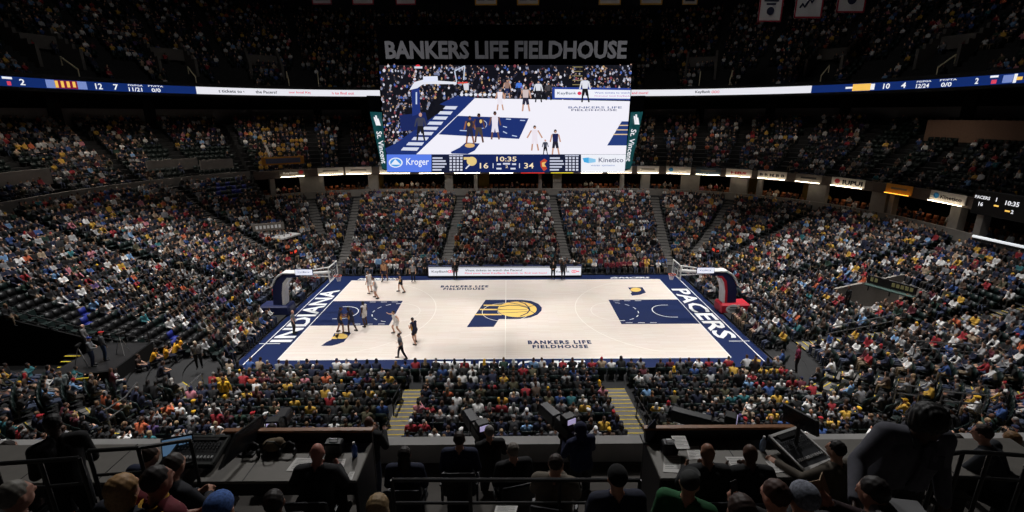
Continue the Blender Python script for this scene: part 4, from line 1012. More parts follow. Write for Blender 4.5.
pfig(500, 88, 110, (236, 230, 240), (236, 230, 240)); pfig(525.5, 85, 111, (206, 190, 190), (40, 40, 60)); pfig(507, 79, 98, (150, 120, 110), (30, 40, 80)); pfig(584.5, 76, 102, (225, 226, 236), (20, 20, 26), arm=2); pfig(538, 80, 102, (220, 222, 232), (30, 30, 36), arm=2); pfig(519, 80, 96, (70, 120, 220), (30, 34, 50), arm=2); pfig(548, 82, 100, (70, 66, 70), (28, 28, 34), arm=2)
# score strip along the bottom
pc.quad(387, 153.7, 626, 171.5, (18, 34, 88)); pc.quad(387.6, 153.9, 432, 171.3, (88, 124, 232))
pc.blob(396.5, 162, 7, 5, (230, 236, 250), 18); pc.blob(396.5, 162, 5.6, 4, (70, 150, 225), 18); pc.poly([(391.5, 164), (396, 158.5), (401.5, 164)], (230, 238, 250)); pictext('Kroger', 407, 429.5, 162, 9, (240, 244, 255))
pc.quad(432, 154.5, 464, 171.3, (20, 26, 52)); pc.quad(549, 154, 580.5, 171.3, (20, 26, 52))
for x0, x1, nx0 in ((433, 449, 450), (549.5, 563, 565)):
    for k in range(5):
        y = 157.5+2.9*k; pc.quad(x0, y-.8, x0+(8, 11, 12, 10, 7)[k]+2, y+.8, (196, 200, 220))
        for j in range(4): pc.quad(nx0+3.5*j, y-1, nx0+3.5*j+2.3, y+1, (205, 208, 226))
for x0 in (450, 565):
    for j in range(4): pc.quad(x0+3.5*j-.4, 154.3, x0+3.5*j+2.8, 155.6, (190, 194, 214))
pc.blob(472, 160.6, 5, 4.5, (228, 200, 130), 18); pc.poly([(464, 156.5), (472, 156.5), (472, 159), (464, 159)], (228, 200, 130)); pc.line((466, 168), (470, 164), 1.2, (225, 226, 240))
GW = (250, 228, 190)
pictext('16', 480, 488.5, 165, 5.6, GW); pictext('34', 524, 533.5, 165, 5.6, GW); pictext('10:35', 496.5, 516.5, 158.4, 4.8, GW); pictext('2', 505.5, 508, 166, 2.4, GW)
for x, y, w in ((493.2, 165, .8), (499, 163.6, 4), (506.5, 163.2, 7), (514, 163.6, 4), (499, 168, 5), (513, 168, 5), (519.4, 165, .8)): pc.quad(x-w/2, y-.9 if w > 1 else y-2.4, x+w/2, y+.7 if w > 1 else y+2.4, (214, 218, 236))
pc.poly([(540, 161), (544, 158), (547, 160), (544, 164), (547, 168), (543.5, 170.5), (540.5, 166)], (190, 70, 50)); pc.poly([(541.5, 162), (546, 161), (544, 163.5), (546, 166), (542, 166)], (232, 190, 110))
pc.quad(580.5, 153.9, 625.4, 171.4, (238, 240, 248)); pc.poly([(582, 157.5), (588, 156.8), (588, 162.5), (583.5, 161.5)], (70, 170, 225)); pc.poly([(588, 157), (595, 158.5), (595, 161.5), (588, 162.5)], (140, 200, 235)); pictext('Kinetico', 598, 622.5, 159.3, 4.6, (70, 76, 110)); pictext('water systems', 590, 614, 165, 2.0, (130, 150, 200))
# wedge off the lower corners so the picture follows the panel outline
pc.poly([(379, 108), (388, 172.5), (378, 172.5)], (5, 6, 8)) if False else None
scr = front(pc.build('video_screen', sb))

# ------------------------------------------------------------------ banners
m_bw = mat('white_banner_cloth', (190, 190, 190), .9, noise=.06); m_br = mat('red_banner_border', (150, 30, 50), .9); m_bg = mat('gold_banner_border', (214, 160, 50), .9); m_bn = mat('navy_banner_print', (30, 34, 60), .9)
def banner(px0, px1, pyb, depth, bord, lab, hgt, emblem, tilt=0.0, grp=None):
    a = atd(px0, pyb, depth); b = atd(px1, pyb+tilt, depth); ex = Vector((b[0]-a[0], b[1]-a[1], 0)); w = ex.length; ex.normalize(); c = ((a[0]+b[0])/2, (a[1]+b[1])/2, (a[2]+b[2])/2)
    o = empty('hanging_banner', c, lab, 'banner', grp, rz=math.atan2(ex.y, ex.x))
    m = MB(); n = 8
    vs = [( -w/2+w*k/n, .03*math.sin(k*1.3), z) for k in range(n+1) for z in (0, hgt)]; vs += [(x, y+.02, z) for x, y, z in vs]; q = 2*(n+1)
    fs = []
    for k in range(n): i = 2*k; fs += [(i, i+2, i+3, i+1), (q+i, q+i+1, q+i+3, q+i+2), (i, q+i, q+i+2, i+2), (i+1, i+3, q+i+3, q+i+1)]
    fs += [(0, 1, q+1, q), (2*n, q+2*n, q+2*n+1, 2*n+1)]
    m.add(vs, fs); cl = m.build('cloth', m_bw, o)
    bw = w*.055; m = MB(); m.box((0, -.05, bw/2), (w, .02, bw))
    for s in (-1, 1): m.box((s*(w/2-bw/2), -.05, hgt/2), (bw, .02, hgt))
    m.build('border', bord, cl)
    m = MB()
    if emblem == 'bars':
        for s in (-1, 1): m.box((s*w*.22, -.05, .35*w), (w*.3, .02, w*.3))
    elif emblem == 'lines':
        for k, ww in enumerate((.5, .62, .4)): m.box((0, -.05, w*(.95-.13*k)), (w*ww, .02, w*.07))
        m.prism([(w*.16*math.cos(2*math.pi*k/18), w*(.42+.16*math.sin(2*math.pi*k/18))) for k in range(18)], 0, .02, frame=((0, -.045, 0), (1, 0, 0), (0, 0, 1), (0, -1, 0)))
    elif emblem == 'script':
        for k, ww in enumerate((.5, .3)): m.box((0, -.05, w*(.95-.13*k)), (w*ww, .02, w*.07))
        m.tube([(w*(-.32+.08*k), -.05, w*(.34+.05*k+.09*math.sin(k*2.1))) for k in range(9)], w*.035, 6)
    else:
        m.box((0, -.05, w*.45), (w*.62, .02, w*.5)); 
    if m.v: m.build('print', m_bn, cl)
    m = MB(); m.tube([(-w/2, 0, hgt), (w/2, 0, hgt)], .05, 6); m.build('hanging_pole', m_black, o)
for px0, px1, pb, bord, pos, em in ((312.5, 332, 4.6, m_br, 'leftmost', 'none'), (352.5, 374, 4.8, m_br, 'second', 'lines'), (396, 416, 4.9, m_br, 'third', 'lines'), (475, 497, 5.3, m_bg, 'first', 'bars'), (517, 539, 5.2, m_bg, 'second', 'bars'), (598.5, 620.5, 4.9, m_bg, 'third', 'none'), (640, 662, 4.8, m_bg, 'fourth', 'bars'), (682, 697, 4.7, m_bg, 'rightmost', 'none')):
    banner(px0, px1, pb, 62, bord, 'white banner with %s border at top of picture, %s of the %s-bordered ones' % (('red', pos, 'red') if bord is m_br else ('gold', pos, 'gold')), 4.5, em if em != 'none' else 'block' if bord is m_bg else 'none', 0, 'banners above the scoreboard')
for px0, px1, pb, t, pos, em in ((757, 780.5, 22.6, -1.2, 'nearest the scoreboard', 'lines'), (793, 821, 19.5, -2.4, 'middle one of three, script print', 'script'), (835, 864, 14.5, -3.2, 'farthest right of three', 'lines')):
    banner(px0, px1, pb, 52, m_br, 'large white banner with dark red border at upper right, %s' % pos, 5.0, em, t, 'large banners at upper right')
# ------------------------------------------------------------------ spectators
SKINS = [(224, 180, 152), (214, 166, 138), (205, 155, 128), (232, 190, 165), (190, 138, 110), (150, 102, 78), (110, 72, 54), (84, 56, 44), (220, 172, 146), (210, 162, 136)]
SHIRTS = [('black', (22, 22, 25), 25), ('charcoal', (48, 48, 52), 12), ('navy', (26, 34, 66), 19), ('grey', (126, 126, 130), 9), ('pale grey', (176, 176, 178), 4.5), ('white', (230, 228, 226), 8.5), ('yellow', (226, 170, 44), 4.5), ('red', (176, 30, 42), 4), ('wine', (96, 24, 40), 4), ('blue', (46, 84, 160), 3.5), ('sky blue', (110, 160, 214), 2), ('dark green', (30, 62, 48), 2), ('brown', (86, 64, 50), 4), ('tan', (170, 144, 116), 2), ('orange', (226, 98, 52), 1.2), ('purple', (84, 60, 120), 1), ('pink', (214, 120, 136), 1), ('teal', (40, 120, 130), 1), ('olive', (84, 80, 54), 2)]
def mute(c, k=.22): g = sum(c)/3; return tuple(v*(1-k)+g*k for v in c)
SHIRTS = [(n, mute(c), w) for n, c, w in SHIRTS]
SW = [s[2] for s in SHIRTS]
HAIRC = [('dark-haired', (30, 22, 20), 36), ('brown-haired', (68, 44, 30), 26), ('fair-haired', (112, 86, 60), 10), ('blond', (156, 130, 98), 6), ('grey-haired', (130, 126, 122), 10), ('white-haired', (200, 196, 190), 5), ('black-haired', (16, 14, 14), 14)]
HW = [h[2] for h in HAIRC]
CAPC = [('navy', (26, 34, 70)), ('black', (18, 18, 20)), ('white', (220, 220, 220)), ('red', (170, 34, 44)), ('yellow', (230, 178, 44)), ('grey', (120, 120, 122))]
PANTS = [(30, 34, 48), (44, 54, 80), (24, 24, 26), (60, 70, 92), (50, 46, 42), (120, 104, 84), (70, 78, 100)]
lapL, lapR = ((-.25, .06, .72), (-.10, .32, .64), (.3, 1, -.1)), ((.25, .06, .72), (.10, .32, .64), (-.3, 1, -.1))
def pose(n):
    if n == 'lap': J = seated(.02); arms(J, lapL, lapR)
    elif n == 'lean': J = seated(.20, .1, nod=.3); arms(J, ((-.24, .34, .70), (-.07, .52, .66), (.5, .8, -.1)), ((.24, .34, .70), (.07, .52, .66), (-.5, .8, -.1)))
    elif n == 'cross': J = seated(0, -.25); arms(J, ((-.25, .16, .74), (.04, .25, .78), (1, .1, .1)), ((.25, .16, .74), (-.04, .28, .74), (-1, .1, .1)))
    elif n == 'phone': J = seated(.03, 0, nod=.4); arms(J, ((-.24, .16, .76), (-.05, .36, .84), (.2, .5, .8)), ((.24, .16, .76), (.05, .36, .84), (-.2, .5, .8)))
    elif n == 'chin': J = seated(.14, .3); arms(J, ((-.22, .36, .68), (-.05, .26, .98), (.2, -.1, 1)), ((.25, .1, .72), (.12, .4, .62), (-.2, 1, -.2)))
    elif n == 'clap': J = seated(.04, -.1); arms(J, ((-.26, .18, .82), (-.05, .36, .96), (.3, .4, .8)), ((.26, .18, .82), (.05, .36, .96), (-.3, .4, .8)))
    elif n == 'stand': J = standing(0, .2); arms(J, ((-.26, .02, 1.14), (-.25, .12, .92), (0, .2, -1)), ((.26, .02, 1.14), (.25, .12, .92), (0, .2, -1)))
    elif n == 'stand2': J = standing(.02, -.3); arms(J, ((-.26, .1, 1.14), (-.08, .28, 1.1), (.8, .4, 0)), ((.26, .1, 1.14), (.08, .28, 1.06), (-.8, .4, 0)))
    return J
SITS = ['lap', 'lap', 'lean', 'cross', 'phone', 'chin', 'clap']
def pick_shirt(zone):
    if zone == 'gold': return rnd.choice([SHIRTS[6], SHIRTS[6], SHIRTS[0], SHIRTS[2]])
    return rnd.choices(SHIRTS, SW)[0]
# ---- seats of every tier
SP = .56
seats = []      # (x, y, z, rz, zone, row k, seg, t, r, mode)
def scan(zone, r0, zf, k, r_, okf, fill, spacing=SP):
    L = ring_len(r_); n = int(L/spacing)
    for i in range(n):
        x, y, nx, ny_, seg, t = ring_at(r_, L*i/n)
        if not okf(x, y, seg, t): continue
        z = zf(seg, t); rz = math.atan2(nx, -ny_)
        u, v, d = proj((x, y, z+1.0))
        if d < 4 or u < -30 or u > 1054 or v < -25 or v > 475: continue
        d_, nm = aisle_d(seg, t, r_, x, y)
        if zone == 'low' and d_ < .70: continue
        seats.append((x, y, z, rz, zone, k, seg, t, r_, d_, nm, d, u, v, fill(x, y, seg, t, u, v)))
PLAT = (-26, -19.7, -12.2, -7.7)
def lowok(r, k):
    def f(x, y, seg, t):
        if y < -22.6: return False
        if r > 23 and notleft(seg, t): return False
        if seg == 'far' and r < 1.2: return False
        if seg == 'near' and r < 2.0: return False
        if seg in ('nl', 'nr', 'fl', 'fr') and r < 2.4 and abs(y) > 9.3: return False
        if in_void(x, y) or in_void(x+.5*(1 if x < 0 else -1), y): return False
        if PLAT[0] < x < PLAT[1]+1.2 and PLAT[2] < y < PLAT[3]: return False
        if abs(y) < 1.9 and abs(x) < 19.6: return False
        if abs(x) < 18.4 and abs(y) < 8.6 and r < .9: return False
        if -19.6 < x < -16.9 and -12.2 < y < -8.2: return False
        if 17.0 < x < 19.2 and -9.6 < y < -7.0: return False
        if seg == 'fl' and abs(t-LEFT_EDGE) < 2.2: return False
        return True
    return f
def lowfill(x, y, seg, t, u, v):
    if -37 < x < -19 and -7.8 < y < -5.4: return 0.0
    if -34.5 < x < -31 and 20 < y < 27: return .1
    if x > 30 and y < -4: return .72
    return .945
for k in range(28):
    r = R0+TR*k+.45
    scan('low', R0, lambda s, t, r=r: zbowl(r-.05, leftness(s, t)), k, r, lowok(r, k), lowfill)
def clubfill(x, y, seg, t, u, v):
    if u > 920 and v < 142: return 0.0
    if (143 < u < 236 and 143 < v < 172) or (u < 50 and 152 < v < 176): return .06
    if u < 235: return .88 if (u*.9+v) > 0 else .8
    if u > 860 and v < 190: return .35
    return .85
CLA = [20, 110, 176, 236, 312, 345, 660, 702, 740, 800, 860, 905, 950]
cla_s = [ring_at(30, ring_px(30, 11, px)) for px in CLA]
def near_radial(lst, seg, t, r, w):
    for q in lst:
        if q[4] == seg:
            d = abs(q[5]-t) if seg in ('near', 'far', 'left', 'right') else abs(R(q[5]-t))*r
            if d < w: return True
    return False
for k in range(NCL):
    for side in (0, 1):
        r = (26.2 if side else 24.3)+TR*k+.45
        scan('club', 0, lambda s, t, k=k: 8.0+.5*k-.45, k, r, lambda x, y, s, t, side=side, r=r: y > -14 and (isleft(s, t) == bool(side)) and not near_radial(cla_s, s, t, r, .7), clubfill, .58)
upa = [ring_at(30, ring_px(30, 20, px)) for px in (30, 62, 120, 180, 230, 300, 660, 715, 760, 822, 880, 937, 990)]
for k in range(NUP):
    r = 26.4+TR*k+.45
    scan('up', 0, lambda s, t, k=k: 17.6+.52*k, k, r, lambda x, y, s, t, r=r, k=k: y > -14 and not near_radial(upa, s, t, r, 2.1 if k < 6 else .6), lambda *a: .62, .62)
# people in the boxes behind the rim
for rr, zz in ((25.2, 4.2), (26.4, 4.4)):
    scan('box', 0, lambda s, t: zz, 0, rr, lambda x, y, s, t: y > -10 and notleft(s, t), lambda *a: .45, .75)
occ = [s for s in seats if rnd.random() < s[14]]
occset = set(id(s) for s in occ); emptyseats = [s for s in seats if id(s) not in occset]
print('seats', len(seats), 'people', len(occ))
# individuals: the nearest ones the picture really shows
def shown(s):
    u, v, z = proj((s[0], s[1], s[2]+1.15))
    lim = 437 if 215 < u < 770 else (452 if u < 215 else 462)
    return s[4] == 'low' and -5 < u < 1029 and v < lim
cand = sorted([s for s in occ if shown(s)], key=lambda s: s[11])
NIND = 237
indiv = cand[:NIND]; iset = set(id(s) for s in indiv)
rest = [s for s in occ if id(s) not in iset]
ORD = 'zeroth first second third fourth fifth sixth seventh eighth ninth tenth eleventh twelfth thirteenth fourteenth fifteenth sixteenth seventeenth eighteenth nineteenth twentieth'.split()
def ordw(n):
    if n <= 20: return ORD[max(1, n)]
    return {2: 'twenty', 3: 'thirty', 4: 'forty', 5: 'fifty'}[n//10]+('-'+ORD[n % 10] if n % 10 else '') if n % 10 else {3: 'thirtieth', 4: 'fortieth', 5: 'fiftieth'}.get(n//10, 'twentieth')
used_places = set()
def place_words(s):
    x, y, r = s[0], s[1], s[8]; row = max(1, s[5] if s[6] == 'near' else s[5]+1)
    best = None
    for sg, p, nme, lo, hi in AISLES:
        if not nme: continue
        ax_, ay = rp(r, sg, p); d = math.hypot(ax_-x, ay-y)
        if best is None or d < best[0]: best = (d, nme, ax_, ay, p)
    d, nme, ax_, ay, p = best; ua = proj((ax_, ay, s[2]+1))[0]; side = 'left' if s[12] < ua else 'right'
    n = max(1, int(round((d-.5)/SP)))
    while (row, n, side, nme) in used_places: n += 1
    used_places.add((row, n, side, nme))
    return '%s row from court, %s seat %s of %s' % (ordw(max(1, row)), ordw(n), side, nme)
Jc = {n: pose(n) for n in set(SITS+['stand', 'stand2'])}
def rim_fix(J): return J
hair_styles = ['short', 'short', 'short', 'long', 'bob', 'tail', 'cap', 'bald', 'beanie']
prng = random.Random(21)
seat_words = {}
for s in indiv:
    ps = prng.choice(SITS); hs = prng.choices(hair_styles, [30, 10, 10, 16, 7, 5, 14, 4, 3])[0]
    fig = figure(Jc[ps], ('c', ps, hs), .02, 'long', 'long', hs)
    sh = pick_shirt(''); hc = prng.choices(HAIRC, HW)[0]; w = place_words(s); seat_words[id(s)] = w; gar = prng.choice(['jacket', 'shirt', 'sweater', 'hoodie'] if sh[0] not in ('black', 'charcoal', 'navy') else ['jacket', 'coat', 'sweater', 'shirt'])
    hn = 'hair'; col = hc[1]; who = hc[0]+' person'
    if hs in ('cap', 'beanie'): cc = prng.choice(CAPC); col = cc[1]; who = 'person with %s %s' % (cc[0], hs); hn = hs if hs == 'beanie' else 'cap'
    if hs == 'bald': who = 'bald person'
    lab = '%s in %s %s, %s' % (who, sh[0], gar, w)
    if len(lab.split()) > 16: lab = lab.replace(' from court', '')
    if len(lab.split()) > 16: lab = lab.replace('person with ', '')
    p = place_person(fig, (s[0], s[1], s[2]), s[3]+prng.uniform(-.12, .12), lab, 'seated spectators nearest the camera', prng.choice(SKINS), sh[1], prng.choice(PANTS), col, prng.uniform(.93, 1.05), hn, topname=gar)
# ---- everyone farther off: one crowd
def lowpoly(ps, hs, voxel, deci):
    J = Jc[ps]; h, f, s, u = head_parts(J)
    lh = (lambda J: [(h+s*c[0]+f*c[1]+u*c[2], r) for c, r in HAIR[hs]()])
    me, P, lab = body_mesh(J, voxel, 1.06, deci, lh)
    me.calc_loop_triangles(); T = np.empty(len(me.loop_triangles)*3, 'i'); me.loop_triangles.foreach_get('vertices', T); T = T.reshape(-1, 3)
    reg = np.zeros(len(P), int)
    for i, names in enumerate((('head', 'neck', 'hand'), ('torso', 'uarm', 'larm', 'farm'), ('thigh', 'lthigh', 'shin'), ('shoe',), ('hair',))): reg[np.isin(lab, names)] = i
    reg[(reg == 1) & (P[:, 2] < J['pel'][2]+.02)] = 2
    bpy.data.meshes.remove(me); return P.copy(), T, reg
NEARLOD = [lowpoly(p, h, .042, .32) for p, h in (('lap', 'short'), ('lean', 'short'), ('cross', 'long'), ('phone', 'short'), ('chin', 'bob'), ('clap', 'short'), ('lap', 'long'))]
FARLOD = [lowpoly(p, h, .055, .16) for p, h in (('lap', 'short'), ('lean', 'short'), ('cross', 'long'), ('phone', 'short'), ('clap', 'short'))]
STANDL = [lowpoly(p, h, .055, .2) for p, h in (('stand', 'short'), ('stand2', 'long'))]
print('lod tris', [len(a[1]) for a in NEARLOD+FARLOD])
def crowd(people, name):
    vs, ts, cs = [], [], []; off = 0
    for (x, y, z, rz, tpl, sc, cols) in people:
        P, T, reg = tpl; c, s_ = math.cos(rz), math.sin(rz)
        Q = np.empty_like(P); Q[:, 0] = x+sc*(P[:, 0]*c-P[:, 1]*s_); Q[:, 1] = y+sc*(P[:, 0]*s_+P[:, 1]*c); Q[:, 2] = z+sc*P[:, 2]
        vs.append(Q); ts.append(T+off); cs.append(cols[reg]); off += len(P)
    Vv = np.concatenate(vs).astype('f'); Tt = np.concatenate(ts).astype('i'); Cc = np.concatenate(cs).astype('f')
    me = bpy.data.meshes.new(name); me.vertices.add(len(Vv)); me.vertices.foreach_set('co', Vv.ravel()); n = len(Tt)
    me.loops.add(n*3); me.loops.foreach_set('vertex_index', Tt.ravel()); me.polygons.add(n); me.polygons.foreach_set('loop_start', np.arange(0, n*3, 3, dtype='i'))
    me.update(calc_edges=True); a = me.color_attributes.new('colour', 'FLOAT_COLOR', 'POINT'); a.data.foreach_set('color', Cc.ravel()); me.polygons.foreach_set('use_smooth', [True]*n)
    me.materials.append(mat('crowd_clothing', attr='colour', rough=.8)); print(name, 'tris', n)
    return link(name, me)
def colours(zone='', s=None):
    sh = pick_shirt(zone)[1]
    if s and s[6] == 'far' and s[5] == 0 and 7.6 < s[0] < 13: sh = rnd.choice([(110, 26, 44), (226, 224, 222), (110, 26, 44)])
    if s and s[6] == 'far' and s[5] == 0 and abs(s[0]) < 7.6: sh = rnd.choice([(24, 24, 28), (40, 42, 52)])
    k = rnd.uniform(.85, 1.1)
    hc = rnd.choices(HAIRC, HW)[0][1]
    if rnd.random() < .13: hc = rnd.choice(CAPC)[1]
    return np.array([lin(rnd.choice(SKINS)), tuple(c*k for c in lin(sh)[:3])+(1,), lin(rnd.choice(PANTS)), lin((30, 30, 34)), lin(hc)])
pl = []
for s in rest:
    z = 'gold' if (s[4] == 'club' and 258 < s[12] < 312 and s[13] > 105 and rnd.random() < .5) else ''
    if s[4] == 'low' and rnd.random() < .012: tpl = rnd.choice(STANDL)
    else: tpl = rnd.choice(NEARLOD if s[11] < 42 else FARLOD)
    pl.append((s[0], s[1], s[2], s[3]+rnd.uniform(-.25, .25), tpl, rnd.uniform(.93, 1.08), colours(z, s)))
tag(crowd(pl, 'crowd'), 'thousands of seated spectators filling the stands all round the court', 'crowd', kind='stuff')
# ---- seats
m_seat = mat('dark_green_seat_plastic', (13, 30, 28), .5, noise=.06); m_seatb = mat('black_seat_plastic', (14, 14, 16), .5)
def seat_parts():
    back = MB(); back.bbox((0, -.20, .66), (.48, .05, .44), .02, M=Matrix.Rotation(R(10), 3, 'X'))
    cus = MB(); cus.bbox((0, .05, .42), (.46, .42, .06), .025)
    arm = [MB().bbox((s*.25, .0, .60), (.05, .34, .035), .012).box((s*.25, -.1, .42), (.03, .06, .36)) for s in (-1, 1)]
    leg = MB().box((0, -.12, .2), (.36, .05, .4)).box((0, -.12, .02), (.42, .14, .04))
    return back.mesh('backrest', m_seat), cus.mesh('seat_pan', m_seat), [a.mesh('armrest', m_seatb) for a in arm], leg.mesh('stand', m_seatb)
sback, scus, sarms, sleg = seat_parts()
def add_seat(x, y, z, rz, label, group):
    o = empty('arena_seat', (x, y, z), label, 'seat', group, rz)
    link('backrest', sback, o); link('seat_pan', scus, o); link('stand', sleg, o)
    for a in sarms: link('armrest', a, o)
near_empty = sorted([s for s in emptyseats if shown(s)], key=lambda s: s[11])[:60]
for s in indiv[:230]: add_seat(s[0], s[1]-0, s[2], s[3], 'occupied dark green seat, '+seat_words[id(s)], 'occupied dark green seats')
for s in near_empty: add_seat(s[0], s[1], s[2], s[3], 'empty dark green seat, '+place_words(s), 'empty dark green seats')
done = set(id(s) for s in indiv[:230]+near_empty)
SB = MB(); SB.box((0, -.2, .66), (.48, .06, .44), M=Matrix.Rotation(R(10), 3, 'X')); SB.box((0, .05, .42), (.46, .42, .06)); SB.box((0, -.12, .2), (.3, .05, .4))
sv = np.array(SB.v); sf = np.array(SB.f)
vs, fs, cs, off = [], [], [], 0
for s in seats:
    if id(s) in done: continue
    bx = s[4] == 'box'
    c, s_ = math.cos(s[3]), math.sin(s[3]); Q = sv.copy(); Q[:, 0] = s[0]+sv[:, 0]*c-sv[:, 1]*s_; Q[:, 1] = s[1]+sv[:, 0]*s_+sv[:, 1]*c; Q[:, 2] = s[2]+sv[:, 2]
    vs.append(Q); fs.append(sf+off); off += len(sv)
    blk = -37 < s[0] < -19 and -7.8 < s[1] < -5.4
    blue = (-34.5 < s[0] < -31 and 20 < s[1] < 27 and rnd.random() < .4) or (blk and rnd.random() < .06)  # among the blocked seats, blue colour stands in for lit seat edges
    cs.append(np.tile(np.array(lin((34, 46, 130) if blue else ((16, 16, 18) if blk else ((150, 84, 44) if bx else (13, 30, 28))))), (len(sv), 1)))
Vv = np.concatenate(vs).astype('f'); Ff = np.concatenate(fs).astype('i'); n = len(Ff)
me = bpy.data.meshes.new('seat_rows'); me.vertices.add(len(Vv)); me.vertices.foreach_set('co', Vv.ravel()); me.loops.add(n*4); me.loops.foreach_set('vertex_index', Ff.ravel()); me.polygons.add(n); me.polygons.foreach_set('loop_start', np.arange(0, n*4, 4, dtype='i')); me.update(calc_edges=True)
a = me.color_attributes.new('colour', 'FLOAT_COLOR', 'POINT'); a.data.foreach_set('color', np.concatenate(cs).astype('f').ravel()); me.materials.append(mat('seat_plastic', attr='colour', rough=.5))
tag(link('seat_rows', me), 'dark green folding seats in rows through all the stands', 'seats', kind='stuff')

print('persons so far', len([o for o in scene.objects if o.name.startswith('person')]))
# ------------------------------------------------------------------ players, officials and staff
def aim(px, py, tx=None):    # ground point under a pixel
    return at(px, py, 'Z', .03)
def P_(name, J): return J
def run(turn=0, stride=.12, lean=.08, crouch=.15, armsel=0):
    J = standing(lean, turn, .16, stride, crouch); z = J['chest'][2]
    A = {0: (((-.30, .06, z-.12), (-.28, .30, z-.18), (.1, 1, .1)), ((.30, .0, z-.16), (.30, .22, z-.24), (-.1, 1, 0))),
         1: (((-.44, .06, z+.02), (-.66, .16, z-.02), (-1, .2, .1)), ((.44, .06, z+.02), (.64, .2, z+.04), (1, .2, .2))),
         2: (((-.27, -.02, z-.2), (-.27, .1, z-.42), (0, .2, -1)), ((.27, -.02, z-.2), (.27, .1, z-.42), (0, .2, -1))),
         3: (((-.28, .12, z-.16), (-.10, .34, z-.16), (.5, .8, 0)), ((.28, .12, z-.16), (.10, .34, z-.2), (-.5, .8, 0))),
         4: (((-.36, .25, z+.04), (-.30, .5, z+.1), (0, 1, .2)), ((.27, -.02, z-.2), (.27, .1, z-.42), (0, .2, -1)))}[armsel]
    arms(J, *A); return J
WU = (232, 228, 226); NVU = (24, 28, 58); GU = (214, 164, 70)
def player(px, py, heading, kit, skin, hairc, arm, label, key, scale=1.13, hair='short', stride=.12, crouch=.15, lean=.08):
    J = run(0, stride, lean, crouch, arm); f = figure(J, ('p',)+key, .016, 'none', 'short', hair)
    g_ = aim(px, py); top, low = kit
    o = place_person(f, (g_[0], g_[1], .03), R(heading), label, None, skin, top, low, hairc, scale, topname='jersey', legname='shorts')
    if top == NVU:      # gold side panels on the dark kit
        m = MB(); z = J['chest'][2]
        for s in (-1, 1): m.ell((s*.185, J['chest'][1]*.7, z-.2), (.02, .07, .2), 10)
        p = m.build('side_panel', m_goldkit, o, smooth=True)
    return o
m_goldkit = mat('gold_jersey_cloth', GU, .8)
DK = (74, 48, 38); LT = (205, 158, 132); MD = (140, 96, 74)
player(341, 332.5, -60, (NVU, NVU), MD, (24, 18, 16), 3, 'player in navy and gold uniform leaning on teammate inside left key, left of the pair', ('a',))
player(352.5, 332, 80, (NVU, NVU), DK, (18, 14, 14), 0, 'player in navy and gold uniform standing inside left key, right of the pair', ('b',), stride=-.14)
player(365.5, 326, 70, (WU, WU), DK, (18, 16, 16), 2, 'dark-haired player in white uniform upright in middle of left key', ('c',), crouch=.05, stride=.06, lean=0)
player(397, 333.5, 130, (WU, WU), LT, (40, 28, 22), 1, 'player in white uniform crouching with arms spread outside the left arc', ('d',), crouch=.6, stride=.1)
player(415.5, 343.5, 60, (NVU, (20, 22, 40)), LT, (20, 16, 16), 3, 'player in navy uniform dribbling the orange ball outside the left arc', ('e',), crouch=.3, stride=.12)
player(376.5, 298, 100, (WU, WU), LT, (60, 42, 30), 1, 'player in white uniform with arms out at far edge of left key', ('f',), crouch=.35, stride=.1)
player(370.5, 293, 60, (WU, WU), (216, 170, 146), (120, 90, 64), 2, 'pale player in white uniform standing behind far edge of left key', ('g',), crouch=.05, stride=.05)
player(401.5, 292, 110, (NVU, (18, 20, 34)), LT, (24, 18, 16), 0, 'player in navy uniform waiting near far sideline left of far lettering', ('h',), stride=.16)
player(385, 281, 180, ((176, 132, 96), NVU), MD, (28, 20, 18), 2, 'player in tan top and navy shorts standing at far left sideline', ('i',), crouch=.1, stride=.1)
b = at(413, 334, 'Z', .55); bo = empty('basketball', b, 'orange basketball held low by the player outside left arc', 'ball')
m = MB(); m.ell((0, 0, 0), (.12, .12, .12), 18); ball = m.build('ball', mat('orange_leather', (198, 92, 44), .6, noise=.1), bo, smooth=True)
m = MB(); 
for ax in range(3): m.tube([tuple(np.roll((.121*math.cos(2*math.pi*k/20), .121*math.sin(2*math.pi*k/20), 0), ax)) for k in range(21)], .004, 4, cap=False)
m.build('seam', m_black, ball)
GREY = (150, 150, 152); BLK = (20, 20, 22)
def stander(px, py, heading, top, low, skin, hairc, label, hair='short', pose_='stand', scale=1.02, z=.03, p=None, topname='shirt', sleeves='long', key=None):
    J = Jc[pose_]; f = figure(J, ('s', pose_, hair, sleeves), .018, sleeves, 'long', hair)
    g_ = at(px, py, 'Z', z) if p is None else p
    return place_person(f, (g_[0], g_[1], z), R(heading), label, None, skin, top, low, hairc, scale, topname=topname, hairname={'cap': 'cap', 'beanie': 'beanie', 'hood': 'hood'}.get(hair, 'hair'))
def runner_ref():
    J = standing(.05, .2, .12, .22, .05); arms(J, ((-.27, -.05, 1.1), (-.26, .14, .95), (0, .6, -.6)), ((.27, .05, 1.1), (.26, .2, 1.0), (0, .8, -.3))); return J
Jc['stride'] = runner_ref()
stander(402, 358.5, 100, (96, 98, 104), BLK, LT, (70, 56, 46), 'referee in grey shirt striding along the near sideline of the court', pose_='stride', sleeves='short')
stander(294.5, 333.5, -80, (120, 120, 124), BLK, (214, 160, 140), (200, 160, 140), 'bald referee in grey shirt and black trousers on left baseline', hair='bald', pose_='stand', sleeves='short')
stander(413.5, 281.5, 185, (140, 140, 142), (24, 24, 28), LT, (40, 30, 26), 'referee in grey shirt on far sideline left of scorers table', sleeves='short')
stander(455.5, 279.5, 180, (30, 30, 34), BLK, LT, (150, 150, 150), 'man in dark suit and white shirt standing before left end of scorers table', topname='jacket')
